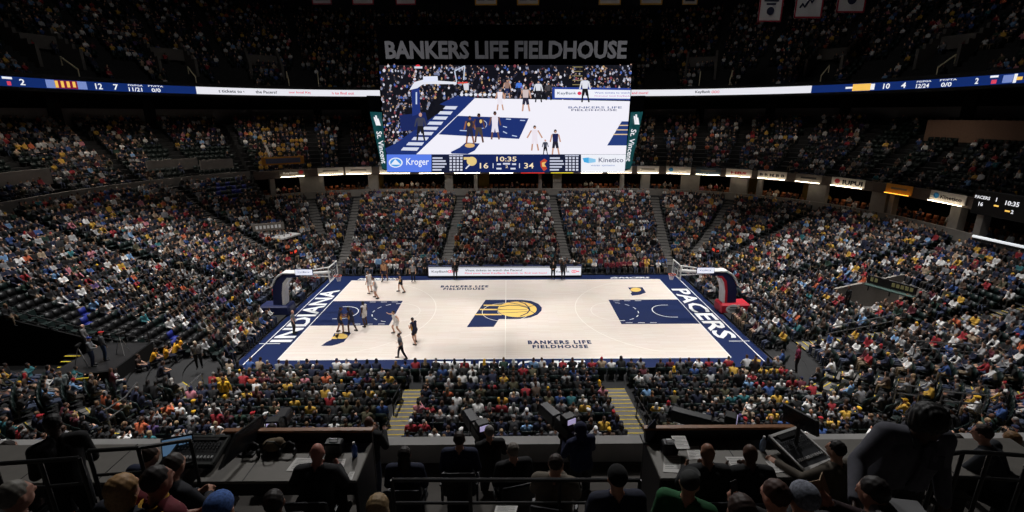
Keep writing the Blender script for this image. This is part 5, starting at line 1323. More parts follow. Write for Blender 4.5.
stander(553, 279.3, 170, (28, 28, 32), BLK, LT, (40, 30, 26), 'man in dark suit before the scorers table, left of two standing together', pose_='stand2', topname='jacket')
stander(563, 279.3, 190, (34, 36, 48), (26, 28, 36), MD, (24, 20, 18), 'man in dark suit before the scorers table, right of two standing together', topname='jacket')
stander(200, 368, -150, (126, 124, 122), (26, 26, 30), (214, 170, 146), (196, 178, 150), 'fair-haired woman in grey jacket standing at head of left corner stairs', hair='bob', z=.5, topname='jacket')
stander(795.5, 372, 60, (110, 28, 62), (22, 22, 26), LT, (60, 36, 26), 'woman in wine red jacket standing in walkway behind the right corner', hair='long', z=.5, topname='jacket')
stander(228, 408, 10, (230, 180, 44), (34, 40, 60), LT, (70, 50, 36), 'person in bright yellow shirt standing among seats right of left corner stairs', z=.5)
stander(905, 296, 60, (64, 66, 70), (34, 34, 40), LT, (50, 36, 28), 'man in dark grey jacket standing on right stand above the entry', z=2.3, topname='jacket')
stander(846, 309, 80, (22, 22, 24), (24, 24, 26), MD, (20, 16, 16), 'person in black coat standing against grey side wall of right entry', z=1.5, topname='coat')
stander(68, 402, 60, (120, 128, 128), (44, 60, 92), LT, (120, 90, 66), 'person in pale grey jacket and jeans standing below the yellow-edged steps', hair='cap', z=.6, topname='jacket')
# gold-shirted group sitting in front of the camera platform
g0 = at(165, 372, 'Z', .3)
for i, (px, py, top, ps, hs, who) in enumerate(((118+22, 372, (60, 48, 44), 'lap', 'long', 'dark top and bare arms, leftmost'), (153, 366, (232, 170, 40), 'lean', 'long', 'gold top and dark trousers, second from left'), (160, 380, (40, 40, 52), 'lean', 'long', 'dark top, lowest'), (167, 362, (232, 170, 40), 'clap', 'tail', 'gold top, third from left'), (175, 357, (236, 176, 44), 'lean', 'long', 'gold top, second from right'), (181, 352, (236, 176, 44), 'lap', 'long', 'gold top, rightmost and highest'))):
    q = at(px, py, 'Z', .45); f = figure(Jc[ps], ('dg', ps, hs), .02, 'short', 'long', hs)
    place_person(f, (q[0], q[1], .32-.02*i), R(-70+8*i), 'seated woman in %s, beside camera platform' % who, 'group in gold beside the camera platform', LT, top, (30, 32, 50), (60, 40, 28), .98, topname='top')
    bn = empty('stool', (q[0], q[1], .32-.02*i), 'stool under woman in %s, beside camera platform' % who, 'stool', 'stools beside the camera platform', R(-70+8*i)); m = MB(); m.bbox((0, .02, .41), (.4, .38, .04), .015); m.build('seat', m_seatb, bn)
    for sx in (-.16, .16):
        for sy in (-.12, .16): m = MB(); m.tube([(sx, sy, .39), (sx*1.15, sy*1.15, -.3+.02*i)], .015, 6); m.build('leg', m_black, bn)
# ---- platform with a camera crew at the lower left, steps, tunnel
pf = empty('camera_platform', (0, 0, 0), 'low black camera platform in lower left corner stand beside the tunnel', 'platform')
m = MB(); m.prism([(-24.6, -7.9), (-24.6, -11.6), (-23.4, -11.9), (-21.4, -11.4), (-21.7, -7.9)], .05, 1.45); m.build('deck', m_drape, pf)
m = MB(); m.prism([(-24.5, -8.0), (-24.5, -11.5), (-23.4, -11.8), (-21.5, -11.3), (-21.8, -8.0)], 1.45, 1.465); m.build('deck_sheet', mat('glossy_black_deck', (34, 34, 36), .35, noise=.2, nscale=3), pf)
m = MB()
for p in ((-24.5, -7.95), (-23.2, -7.95), (-21.8, -7.95)): m.tube([(p[0], p[1], 1.45), (p[0], p[1], 2.4)], .03, 6)
m.tube([(-24.5, -7.95, 2.4), (-21.8, -7.95, 2.4)], .03, 6); m.tube([(-24.5, -7.95, 1.95), (-21.8, -7.95, 1.95)], .02, 6); m.build('guard_rail', m_black, pf)
sq = empty('platform_steps', (-25.25, -9.3, 0), 'black steps with yellow edges leading up to the camera platform', 'steps')
for k in range(6):
    m = MB(); h = 1.3-.2*k; m.bbox((0, -.3*k, h/2+.02), (1.05, .31, h), .01); stp = m.build('step', m_drape, sq); m = MB(); m.box((0, -.3*k-.11, h+.026), (1.0, .1, .012)); m.build('yellow_edge', m_yel, stp)
m = MB()
for y, d in ((-8.0, .35), (-12.5, .1)): m.prism([(-33, 0), (-24.7, 0), (-24.7, zbowl(9, 1)+d), (-33, zbowl(17.2, 1)+d)], -.06, .06, frame=((0, y, 0), (1, 0, 0), (0, 0, 1), (0, -1, 0)))
m.box((-33, -10.2, 1.9), (.12, 4.6, 3.8)); struct(m.build('tunnel_wall', m_drape))
m = MB(); m.box((-28.9, -10.2, .04), (8.2, 4.4, .06)); struct(m.build('tunnel_floor', m_drape))
# kit on the platform
for x, y, rz, lab in ((-23.4, -10.9, 20, 'small camera tripod at front of camera platform'), (-22.3, -9.4, -15, 'small camera tripod at right side of camera platform')):
    t = empty('tripod', (x, y, 1.465), lab, 'tripod', rz=R(rz)); m = MB(); m.bbox((0, 0, 1.25), (.14, .34, .16), .02); m.tube([(0, .17, 1.25), (0, .34, 1.25)], .06, 10); m.build('camera_head', m_black, t)
    for j in range(3): a = R(90+120*j); m = MB(); m.tube([(0, 0, 1.17), (.36*math.cos(a), .36*math.sin(a), .0)], .02, 6); m.build('leg', mat('grey_tripod', (150, 150, 150), .4), t)
def rail(pts, lab, h=.95, mt=None, posts=True, kind='handrail'):
    o = empty('handrail', pts[0], lab, 'handrail'); b0 = np.array(pts[0], float); L = [tuple(np.array(p)-b0) for p in pts]
    m = MB(); m.tube([(x, y, z+h) for x, y, z in L], .035, 6); m.build('top_bar', mt or m_steel, o)
    m = MB(); m.tube([(x, y, z+h*.52) for x, y, z in L], .03, 6); m.build('middle_bar', mt or m_steel, o)
    for x, y, z in L: m = MB(); m.tube([(x, y, z-.02), (x, y, z+h)], .03, 6); m.build('post', mt or m_steel, o)
    return o
def gpt(px, py, z): p = at(px, py, 'Z', z); return (p[0], p[1], z)
rail([(-19.2, -12.6, .5), (-18.2, -14.6, .9), (-17.6, -16.4, 1.4)], 'steel handrail on left side of the left corner stairs', mt=m_steel)
rail([(-16.6, -11.4, .3), (-16.2, -13.2, .6)], 'steel handrail on right side of the left corner stairs')
rail([gpt(826, 341, 1.2), gpt(846, 337, 1.35), gpt(868, 333, 1.5), gpt(892, 328, 1.7)], 'long steel handrail crossing the right stand below the entry')
rail([gpt(913, 356, 1.7), gpt(938, 358, 1.75), gpt(962, 360, 1.8), gpt(985, 361, 1.85)], 'steel handrail crossing the right stand near right picture edge')
rail([gpt(893, 402, 1.7), gpt(916, 405, 1.75)], 'short steel handrail low in right stand behind the bending man, left one')
rail([gpt(938, 410, 2.0), gpt(958, 412, 2.05), gpt(981, 414, 2.1)], 'steel handrail low in right stand behind the bending man, right one')
rail([(-36, -7.85, zbowl(20.2, 1)), (-31, -7.85, zbowl(15.2, 1)), (-26, -7.85, zbowl(10.2, 1)), (-21, -7.85, zbowl(5.2, 1))], 'long black handrail along the blocked black seats on left stand', mt=m_black)
rail([(6.55, -14.4, zbowl(6.6)), (6.55, -16.1, zbowl(8.3)), (6.55, -17.8, zbowl(10))], 'black handrail on right side of the right centre stairs', mt=m_black)
rail([(-5.45, -12.6, zbowl(4.8)), (-5.45, -14.4, zbowl(6.6))], 'black handrail on left side of the left centre stairs', mt=m_black)
# crew on the platform
stander(94, 366, -60, (110, 112, 116), (40, 52, 84), LT, (40, 60, 130), 'man in grey shirt, jeans and blue cap standing on camera platform', hair='cap', z=1.465, pose_='stand2')
stander(106, 360, -40, (70, 72, 76), (50, 70, 104), LT, (190, 40, 44), 'man in dark shirt, jeans and red cap standing on camera platform', hair='cap', z=1.465, pose_='stand')
stander(88, 352, -60, (112, 110, 110), (40, 40, 46), (214, 170, 150), (150, 146, 140), 'bald man in grey shirt standing behind the two capped men on platform', hair='bald', z=1.465)
# entry cut into the right stand
m = MB()
for y in (-3.6, .6): m.prism([(25.2, 0), (31.2, 0), (31.2, zbowl(15.4)+(.1 if y < 0 else .75)), (25.2, zbowl(9.4)+(.05 if y < 0 else .5))], -.12, .12, frame=((0, y, 0), (1, 0, 0), (0, 0, 1), (0, -1, 0)))
m.box((31.2, -1.5, .9), (.2, 4.2, 2.6)); struct(m.build('wall_entry', mat('entry_wall_paint', (150, 144, 138), .9, noise=.08)))
m = MB(); m.box((28.2, -1.5, .1), (6, 4.1, .1)); struct(m.build('entry_floor', m_stair))
a = gpt(868, 277, 3.2); b_ = gpt(917, 290, 3.2); ex = Vector((b_[0]-a[0], b_[1]-a[1], 0)); W = ex.length; ex.normalize()
o = empty('entry_sign', ((a[0]+b_[0])/2, (a[1]+b_[1])/2, 3.1), 'long black sign with pale lettering on the rail above right entry', 'sign', rz=math.atan2(ex.y, ex.x))
m = MB(); m.bbox((0, 0, 0), (W, .1, .6), .02); pn = m.build('sign_panel', m_black, o); m = MB()
for x0, n in ((-.4, 2), (.05, 5)):
    for k in range(n): m.box((W*(x0)+.28*k, -.055, .02), (.2, .012, .28))
m.build('sign_lettering', mat('pale_yellow_ink', (196, 190, 130), .8), pn)
m = MB(); m.bbox((0, -.12, -.42), (W, .5, .12), .03); m.build('ledge', mat('green_ledge', (60, 84, 78), .7), o)
for x in (-.45, 0, .45): m = MB(); m.tube([(W*x, .02, -.3), (W*x, .02, -.9)], .04, 6); m.build('post', m_black, o)
# yellow chair panel below the platform
q = (-22.2, -12.35, .3); o = empty('yellow_panel', q, 'bright yellow upright board with rounded frame below the camera platform', 'board', rz=R(15)); m = MB(); m.bbox((0, 0, .75), (1.0, .1, 1.1), .05); m.bbox((0, -.06, .7), (.7, .02, .75), .01); m.build('panel', m_yel, o)
for s in (-.5, .5): m = MB(); m.box((s*.8, 0, .1), (.08, .3, .25)); m.build('foot', m_black, o)
# tabletop with gold emblem in the far left corner
q = at(276, 234, 'Z', 2.6); o = empty('corner_platform', (q[0], q[1], 0), 'white topped black platform with gold emblem in the far left corner', 'platform', rz=R(-20))
m = MB(); m.bbox((0, 0, 2.5), (4.4, 2.4, .2), .03); tp = m.build('table_top', m_whitep, o); m = MB(); m.bbox((0, 0, 1.5), (4.0, 2.0, 1.8), .04); m.build('skirt', m_drape, o)
m = MB(); m.prism([(-.4+.7*math.cos(2*math.pi*k/20), .5*math.sin(2*math.pi*k/20)) for k in range(20)], 2.6, 2.615); m.box((-1.3, 0, 2.607), (1.0, .5, .012)); m.build('emblem', m_gold, tp)
q = at(268, 223, 'Z', 4.0); o = empty('corner_sign', (q[0], q[1], 3.6), 'grey lettered sign panel above the white topped corner platform', 'sign', rz=R(25)); m = MB(); m.bbox((0, 0, 0), (3.0, .12, .8), .03); pn = m.build('sign_panel', m_sg, o); m = MB()
for k in range(7): m.box((-1.1+.36*k, -.066, 0), (.22, .012, .34))
m.build('sign_lettering', m_inkw, pn); m = MB(); m.box((-1.2, 0, -1.6), (.1, .1, 2.6)); m.box((1.2, 0, -1.6), (.1, .1, 2.6)); m.build('post', m_black, o)
# orange banner on the club rail, left
a = ring_px(24.2, 9.1, 262); c_ = ring_px(24.2, 9.1, 304); A = ring_at(24.2, a); B = ring_at(24.2, c_); ex = Vector((B[0]-A[0], B[1]-A[1], 0)); W = ex.length; ex.normalize()
o = empty('rail_banner', ((A[0]+B[0])/2, (A[1]+B[1])/2, 9.2), 'amber framed banner on the rail above leftmost fascia sign', 'banner', rz=math.atan2(ex.y, ex.x)); m = MB(); m.bbox((0, 0, 0), (W, .1, 1.0), .02); pn = m.build('cloth', mat('amber_banner_cloth', (190, 128, 44), .8), o); m = MB(); m.box((0, -.06, 0), (W*.82, .02, .6)); m.build('print', mat('blue_grey_print', (92, 96, 120), .8), pn)
m = MB(); m.box((-W*.45, .1, -.6), (.08, .08, 1.2)); m.box((W*.45, .1, -.6), (.08, .08, 1.2)); m.build('post', m_black, o)
# ------------------------------------------------------------------ press terrace in the foreground
DR = lambda k: (-27.9-.95*k, 8.0+.62*k)
m_terr = mat('terrace_concrete', (86, 82, 78), .9, noise=.15, nscale=3); m_ledge = mat('parapet_concrete', (172, 170, 168), .85, noise=.1, nscale=2)
mb = MB(); XW = 17
for k in range(8):
    y, z = DR(k); y0, y1 = (y-.475, y+.475 if k else -26.9)
    mb.box((0, (y0+y1)/2, z-.4), (2*XW, y1-y0, .8))
struct(mb.build('press_terrace', m_terr))
mb = MB(); mb.box((0, -26.78, 8.0), (2*XW, .26, .88)); mb.box((0, -26.6, 5.6), (2*XW, .3, 5.0)); struct(mb.build('wall_parapet', m_ledge))
m_wood = mat('varnished_oak_edge', (150, 96, 52), .45, noise=.2, nscale=12); m_desk = mat('grey_laminate', (122, 118, 112), .6, noise=.06); m_deskb = mat('black_laminate', (16, 16, 18), .5)
m_paper = mat('printed_paper', (222, 220, 216), .8, noise=.05, nscale=60)
def desk(x0, x1, lab, seams, back=True):
    yb, yn = -29.72, -30.44; z = 10.62; o = empty('press_desk', ((x0+x1)/2, (yb+yn)/2, 9.24), lab, 'desk'); hx = (x1-x0)/2; d = yb-yn; zz = z-9.24
    m = MB(); m.bbox((0, 0, zz), (x1-x0, d, .04), .01); top = m.build('desk_top', m_desk, o)
    m = MB()
    for s in seams: m.box(((s-.5)*2*hx, 0, zz+.021), (.012, d*.98, .003))
    m.build('seam', m_deskb, top)
    m = MB(); m.bbox((0, d/2+.03, zz-.25 if back else zz-.35), (x1-x0, .05, .85 if back else .64), .01); m.build('back_panel', m_deskb, o)
    if back: m = MB(); m.bbox((0, d/2+.03, zz+.19), (x1-x0+.04, .09, .035), .01); m.build('edge_cap', m_wood, o)
    for s in (-1, 1): m = MB(); m.bbox((s*(hx-.02), 0, zz-.45), (.04, d, .9), .008); m.build('side_panel', m_deskb, o)
    m = MB(); m.bbox((0, -d/2+.02, zz-.1), (x1-x0, .03, .18), .005); m.build('front_panel', m_deskb, o)
    return o
desk(-3.55, -1.6, 'grey topped press desk with oak edge, left of middle, bald man sitting at it', (.3, .62))
desk(2.05, 4.15, 'press desk with oak edge right of middle, covered with loose papers', (.5,))
desk(-6.6, -3.75, 'press desk behind black rails at lower left carrying the fader console', (.33, .66), False)
desk(4.3, 7.0, 'press desk at right carrying the white edged mixing console', (.5,), False)
DZ = 10.641
def onp(px, py, z=DZ): return at(px, py, 'Z', z)
def sheet(quad, lab, th=.004, z=DZ):
    P = [onp(*q, z) for q in quad]; c = sum(P)/4; o = empty('paper_sheet', c, lab, 'paper', 'papers on the press desks'); m = MB(); m.prism([(p[0]-c[0], p[1]-c[1]) for p in P][::-1], 0, th); sh = m.build('sheet', m_paper, o)
    m = MB(); e = (P[1]-P[0])[:2]; n = (P[3]-P[0])[:2]
    for k in range(1, 8):
        a = P[0][:2]+n*k/9+e*.1-c[:2]; b = a+e*(.8 if k % 3 else .5); d = n*.02; m.prism([tuple(a), tuple(b), tuple(b+d), tuple(a+d)][::-1], th, th+.001)
    m.build('print_line', mat('grey_print', (110, 110, 112), .8), sh)
sheet([(296, 458), (325, 459), (322, 472), (286, 471)], 'large white sheet left of the bald man on the left desk')
sheet([(333, 459), (346, 459), (342, 474), (330, 474)], 'white sheet right of the bald man on the left desk')
sheet([(350, 472), (355, 472), (352, 480), (345, 480)], 'narrow white sheet at right end of the left desk')
sheet([(671, 436), (685, 436), (690, 449), (677, 449)], 'white sheet leaning at far edge of the right desk', z=10.8)
sheet([(664, 456), (681, 456), (680, 473), (663, 472)], 'rounded white notes sheet nearest left end of right desk')
sheet([(686, 447), (699, 446), (701, 459), (689, 460)], 'printed sheet by the left hand of man at right desk')
sheet([(725, 457), (744, 457), (748, 471), (735, 472)], 'white sheet between the two men at right desk')
sheet([(765, 461), (780, 461), (785, 472), (775, 473)], 'white sheet right of the second man at right desk')
sheet([(496, 506), (518, 506), (516, 513), (494, 513)], 'white sheet on lap in front of the man in brown jacket', z=10.7)
# mixing consoles
def console(c, w, d, rz, lab, tilt, mt, trim):
    o = empty('mixing_console', c, lab, 'mixing console', rz=rz); M = Matrix.Rotation(tilt, 3, 'X')
    m = MB(); m.bbox((0, 0, .09), (w, d, .07), .015, M=M); b = m.build('chassis', mt, o)
    m = MB()
    for s in (-1, 1): q = M @ Vector((s*(w/2-.012), 0, .045)); m.box((q.x, q.y, q.z+.09), (.024, d, .02), M=M)
    for s in (-1, 1): q = M @ Vector((0, s*(d/2-.02), .045)); m.box((q.x, q.y, q.z+.09), (w, .035, .02), M=M)
    m.build('trim', trim, b)
    n = 12
    for k in range(n):
        m = MB(); q = M @ Vector(((k-(n-1)/2)*w*.85/n, -d*.25, .045)); m.box((q.x, q.y, q.z+.09), (.02, .035, .02), M=M); m.build('fader', mat('fader_cap', (190, 190, 190), .5), b)
    m = MB()
    for k in range(n):
        for j in range(3):
            q = M @ Vector(((k-(n-1)/2)*w*.85/n, d*(.02+.1*j), .042)); m.tube([(q.x, q.y, q.z+.09), (q.x, q.y-.004, q.z+.11)], .009, 6)
    kb = m.build('knob_rows', mat('grey_knob', (70, 72, 76), .5), b); kb['kind'] = 'stuff'
    m = MB(); q = M @ Vector((0, d*.38, .045)); m.box((q.x, q.y, q.z+.09), (w*.6, d*.14, .012), M=M); m.build('meter_bridge', m_deskb, b)
    return o
q = onp(200, 458); console((q[0], q[1], DZ), .62, .46, 0, 'black fader console on the desk at lower left', R(12), m_deskb, mat('dark_grey_trim', (60, 62, 60), .5))
q = onp(798, 456); console((q[0], q[1], DZ), .52, .56, R(22), 'mixing console with white edges at right, hand of a man on it', R(14), mat('charcoal_chassis', (52, 54, 58), .5), m_whitep)
def slab(nm, quad, th, mt, lab, cat, lines=True, group=None):
    P = [Vector(atd(*q)) for q in quad]; c = sum(P, Vector())/4; ex = (P[1]-P[0]).normalized(); n = (P[1]-P[0]).cross(P[3]-P[0]).normalized(); ey = n.cross(ex)
    o = empty(nm, c, lab, cat); Q = [((p-c).dot(ex), (p-c).dot(ey)) for p in P]
    m = MB(); m.prism(Q, -th/2, th/2, frame=((0, 0, 0), ex, ey, n)); sc = m.build('screen_housing', mt, o)
    if lines:
        m = MB()
        for s in (-1, 1): m.prism([(x*.88, y*.82) for x, y in Q], s*(th/2+.001)-.001, s*(th/2+.001)+.001, frame=((0, 0, 0), ex, ey, n))
        m.build('screen_face', mat('unlit_screen', (30, 32, 36), .25), sc)
    m = MB(); lo = min(P, key=lambda p: p.z); m.tube([(0, 0, -.05), (0, 0, DZ-c.z+.02)], .025, 8); m.bbox((0, 0, DZ-c.z+.012), (.22, .2, .022), .008); m.build('stand', m_deskb, o)
    return o
slab('flat_monitor', [(236, 434, 6.1), (262, 415, 6.6), (262, 433, 6.6), (220, 470, 5.75)], .04, m_deskb, 'black flat monitor seen edge on beside left desk', 'monitor')
slab('flat_monitor', [(784, 403, 6.4), (818, 421, 5.9), (817, 437, 5.9), (785, 420, 6.4)], .04, m_deskb, 'black flat monitor tilted above the right mixing console', 'monitor')
slab('flat_monitor', [(645, 430, 6.5), (655, 419, 6.5), (656, 432, 6.5), (645, 447, 6.5)], .04, mat('blue_black_plastic', (26, 30, 50), .4), 'small dark monitor at left end of the right desk', 'monitor', False)
def box_thing(nm, px, py, size, mt, lab, cat, rz=0, part='body'):
    q = onp(px, py); o = empty(nm, (q[0], q[1], DZ), lab, cat, rz=rz); m = MB(); m.bbox((0, 0, size[2]/2), size, min(size)*.12); bd = m.build(part, mt, o); return o, bd
o, bd = box_thing('equipment_case', 669, 452, (.2, .14, .16), m_deskb, 'small black equipment box at left end of right desk', 'box'); m = MB(); m.tube([(-.05, 0, .16), (-.05, 0, .19), (.05, 0, .19), (.05, 0, .16)], .008, 6); m.build('handle', m_steel, o)
o, bd = box_thing('equipment_case', 335, 452, (.22, .14, .17), m_deskb, 'small black equipment box behind bald man on left desk', 'box'); m = MB(); m.tube([(-.05, 0, .17), (-.05, 0, .2), (.05, 0, .2), (.05, 0, .17)], .008, 6); m.build('handle', m_steel, o)
# bag, headset, bottle
q = onp(275, 450); o = empty('canvas_bag', (q[0], q[1], DZ), 'tan canvas bag at far edge of the left desk', 'bag'); m = MB(); m.ell((0, 0, .08), (.15, .1, .085), 14); m.ell((.06, 0, .13), (.07, .07, .05), 10); m.build('body', mat('tan_canvas', (120, 104, 82), .9, noise=.2), o, smooth=True); m = MB(); m.tube([(-.1, -.06, .1), (-.04, -.08, .19), (.05, -.08, .18), (.1, -.06, .09)], .01, 6); m.build('strap', m_deskb, o)
for px, py, lab in ((252, 456, 'black headset lying beside the left monitor'), (288, 455, 'black headset lying beside tan bag on left desk')):
    q = onp(px, py); o = empty('headset', (q[0], q[1], DZ), lab, 'headset'); m = MB(); m.tube([(-.09, 0, .05), (-.07, .05, .12), (0, .07, .15), (.07, .05, .12), (.09, 0, .05)], .014, 8); m.build('headband', m_deskb, o)
    for s in (-1, 1): m = MB(); m.ell((s*.09, 0, .05), (.025, .045, .05), 10); m.build('ear_cup', m_deskb, o, smooth=True)
for px, py, c_, lab in ((355, 456, (50, 90, 170), 'blue bottle beside the bald man on left desk'), (762, 450, (150, 170, 200), 'clear blue bottle beside second man at right desk')):
    q = onp(px, py); o = empty('water_bottle', (q[0], q[1], DZ), lab, 'bottle'); m = MB(); m.tube([(0, 0, 0), (0, 0, .13), (0, 0, .17), (0, 0, .19)], [.035, .035, .016, .015], 12); m.build('body', mat('bottle_%d' % px, c_, .3), o, smooth=True); m = MB(); m.tube([(0, 0, .188), (0, 0, .21)], .017, 10); m.build('cap', m_whitep, o)
# laptop
q = onp(176, 462); o = empty('laptop', (q[0], q[1], DZ), 'open laptop with pale blue screen on lower left desk', 'laptop', rz=R(18)); m = MB(); m.bbox((0, 0, .012), (.36, .24, .022), .006); m.build('keyboard_base', m_deskb, o)
m = MB(); M = Matrix.Rotation(R(-18), 3, 'X'); m.bbox((0, .15, .135), (.36, .012, .24), .004, M=M); ld = m.build('lid', m_deskb, o); m = MB(); m.box((0, .142, .135), (.33, .006, .2), M=M); m.build('screen', mat('laptop_glow', (90, 120, 150), .4, emit=(90, 124, 158), strength=.5), ld)
# television cameras on tripods
def tvcam(px, py, k, rz, lab, lens=.35, k2=0):
    yr, zf = DR(k); p = at(px, py, 'Y', yr+.28); hz = p[2]-zf
    t = empty('tripod', (p[0], p[1], zf), 'black tripod carrying '+lab[0], 'tripod', rz=R(rz))
    for j in range(3):
        a = R(90+120*j); m = MB(); m.tube([(0, 0, hz-.32), (.38*math.cos(a), .38*math.sin(a), .01)], [.035, .022], 8); m.build('leg', m_black, t)
    m = MB(); m.tube([(0, 0, hz-.5), (0, 0, hz-.2)], .05, 10); m.ell((0, 0, hz-.19), (.09, .09, .07), 12); m.build('head', m_black, t)
    m = MB(); m.tube([(.05, -.05, hz-.2), (.2, -.5, hz-.3)], .014, 6); m.build('pan_handle', m_black, t)
    c = empty('television_camera', (p[0], p[1], zf+hz-.12), lab[1], 'camera', rz=R(rz))
    m = MB(); m.bbox((0, -.06, .14), (.2, .46, .26), .03); m.build('body', m_black, c)
    m = MB(); m.bbox((0, .17+lens/2, .15), (.22, lens, .24), .03, M=None); m.tube([(0, .17+lens, .15), (0, .2+lens, .15)], [.1, .12], 14); m.build('lens', mat('lens_housing', (34, 34, 40), .4), c)
    m = MB(); m.bbox((.02, -.12, .36), (.24, .2, .15), .02); vf = m.build('viewfinder', m_black, c); m = MB(); m.box((.02, -.226, .36), (.17, .012, .1)); m.build('viewfinder_screen', mat('viewfinder_glow', (170, 160, 200), .4, emit=(176, 166, 206), strength=.7), vf)
    m = MB(); m.bbox((0, -.34, .13), (.14, .12, .18), .02); m.build('battery', m_black, c)
    m = MB(); m.tube([(0, .1, .27), (0, .05, .33), (0, -.02, .33)], .014, 6); m.build('carry_handle', m_black, c)
    return c
tvcam(277, 430, 0, 4, ('the camera behind the left desk', 'television camera with lit viewfinder behind the left press desk'))
tvcam(479, 433, 0, 25, ('the camera left of grey-haired operator', 'television camera with lit viewfinder left of the grey-haired operator'), .45)
tvcam(563, 427, 0, 30, ('the camera beside blue hooded operator', 'tall television camera beside the operator in blue hood'), .5)
tvcam(722, 428, 0, 62, ('the long lens camera behind right desk', 'television camera with long lens pointing left behind the right desk'), .75)
# people of the terrace
def pd(J, key, px, py, k, label, skin, top, low, hairc, hair='short', hd=0, sc=1.0, sleeves='long', topname='jacket', height=None, seat=True, voxel=.012, hairname=None, ztop=None, group=None, dz=0, build=1.0):
    f = figure(J, ('d',)+key, voxel, sleeves, 'long', hair, build)
    yr, zf = DR(k); zf += dz; hz = J['head'][2]+.135; p = at(px, py, 'Z', zf+hz*sc)
    c, s = math.cos(R(hd)), math.sin(R(hd)); hx, hy = J['head'][0]*sc, J['head'][1]*sc; loc = (p[0]-(hx*c-hy*s), p[1]-(hx*s+hy*c), zf)
    pass
    o = place_person(f, loc, R(hd), label, group, skin, top, low, hairc, sc, hairname or {'cap': 'cap', 'beanie': 'beanie', 'hood': 'hood'}.get(hair, 'hair'), topname=topname)
    if seat:
        ch = empty('folding_chair', loc, 'dark folding chair under the '+seat, 'chair', 'dark chairs on the press terrace', R(hd)); b2, c2, a2, l2 = seat_parts_blk
        link('backrest', b2, ch); link('seat_pan', c2, ch); link('stand', l2, ch)
        for a_ in a2: link('armrest', a_, ch)
    return o, J
def blk(me):
    q = me.copy(); q.materials.clear(); q.materials.append(mat('black_blue_vinyl', (16, 18, 26), .45)); return q
seat_parts_blk = (blk(sback), blk(scus), [blk(a) for a in sarms], blk(sleg))
def sit(lean, turn, nod, la, ra): J = seated(lean, turn, nod=nod); arms(J, la, ra); return J
DESKA = (((-.30, .16, .80), (-.16, .40, .80), (.5, .9, 0)), ((.30, .16, .80), (.14, .42, .80), (-.5, .9, 0)))
SK1, SK2, SK3 = (196, 146, 122), (150, 104, 80), (90, 60, 46)
DKS = (20, 20, 24)
Jd = sit(.12, .1, .15, *DESKA); pd(Jd, ('desk', 'bald'), 316, 443, 3, 'bald man in black jacket working at the left press desk', (190, 128, 112), DKS, DKS, DKS, 'bald', seat='bald man at left desk', build=1.08)
pd(Jd, ('desk', 'short'), 709, 443, 3, 'dark-skinned man with shaved head in black shirt at right desk, papers around', SK2, DKS, DKS, (60, 40, 32), 'bald', seat='shaved man at right desk', topname='shirt', build=1.1)
pd(Jd, ('desk', 'short'), 752, 444, 3, 'black-haired man in black shirt at right desk, second along', SK3, (18, 18, 20), DKS, (12, 10, 10), 'short', seat='black-haired man at right desk', topname='shirt', build=1.05)
Jl = Jc['lap']
pd(Jc['lap'], ('lap', 'long'), 404, 446, 2, 'woman with long dark hair in dark blue jacket, first of middle row', SK1, (22, 30, 56), DKS, (30, 18, 16), 'long', seat='long-haired woman in middle row')
pd(sit(.02, 0, 0, lapL, lapR), ('lap', 'short'), 459, 431, 2, 'dark-haired man in navy jacket with white collar mark, upright in middle row', SK1, (24, 32, 60), DKS, (40, 24, 18), 'short', seat='man in navy jacket in middle row')
pd(Jl, ('lap', 'short'), 513, 442, 2, 'grey-haired man in black jacket beside the man in brown jacket', (200, 150, 130), DKS, DKS, (120, 112, 104), 'short', 15, seat='grey-haired man in middle row')
pd(Jc['phone'], ('phone', 'short'), 556, 454, 3, 'man in grey brown jacket seen from behind, in the middle foreground', SK1, (104, 96, 84), (40, 38, 36), (48, 32, 24), 'short', -12, seat='man in grey brown jacket', build=1.14)
pd(Jl, ('lap', 'beanie'), 618, 466, 4, 'man in black beanie and navy jacket, right of man in brown jacket', SK1, (24, 30, 52), DKS, (14, 14, 16), 'beanie', 4, seat='man in black beanie', build=1.08)
pd(Jl, ('lap', 'cap'), 691, 471, 4, 'man in dark cap and green shirt before the right desk', SK1, (26, 92, 50), DKS, (48, 50, 50), 'cap', -30, seat='man in green shirt', topname='shirt', build=1.08)
pd(Jl, ('lap', 'long'), 743, 494, 5, 'brown-haired person at bottom edge left of the phone holder', SK1, (30, 26, 26), DKS, (52, 32, 24), 'bob', seat='brown-haired person at bottom edge')
pd(Jc['phone'], ('phone', 'short'), 778, 480, 5, 'reddish brown haired person holding up a phone near bottom edge', (206, 150, 128), (24, 22, 24), DKS, (66, 36, 24), 'short', 25, seat='phone holder near bottom edge')
pd(Jl, ('lap', 'beanie'), 806, 483, 5, 'person in speckled grey knitted beanie near bottom edge', SK1, (26, 26, 30), DKS, (128, 132, 144), 'beanie', 8, seat='person in speckled beanie')
pd(Jc['phone'], ('phone', 'short'), 877, 477, 5, 'dark-haired man holding a booklet before the bending man', (170, 120, 100), (40, 18, 24), DKS, (26, 18, 16), 'short', 30, seat='man holding the booklet')
Jm = sit(.16, .35, .1, ((-.34, .30, .80), (-.42, .60, .80), (-.2, 1, -.1)), ((.27, .1, .76), (.14, .36, .68), (-.3, 1, -.1)))
pd(Jm, ('console',), 838, 440, 3, 'man in grey brown jacket reaching his left hand to the mixing console', (200, 150, 126), (92, 84, 74), (40, 38, 36), (22, 16, 14), 'short', 14, seat='man at mixing console', build=1.12)
pd(Jl, ('lap', 'short'), 10, 480, 5, 'grey-haired man at the bottom left corner', (170, 124, 106), (30, 30, 32), DKS, (110, 106, 98), 'short', -20, seat='grey-haired man at bottom left corner')
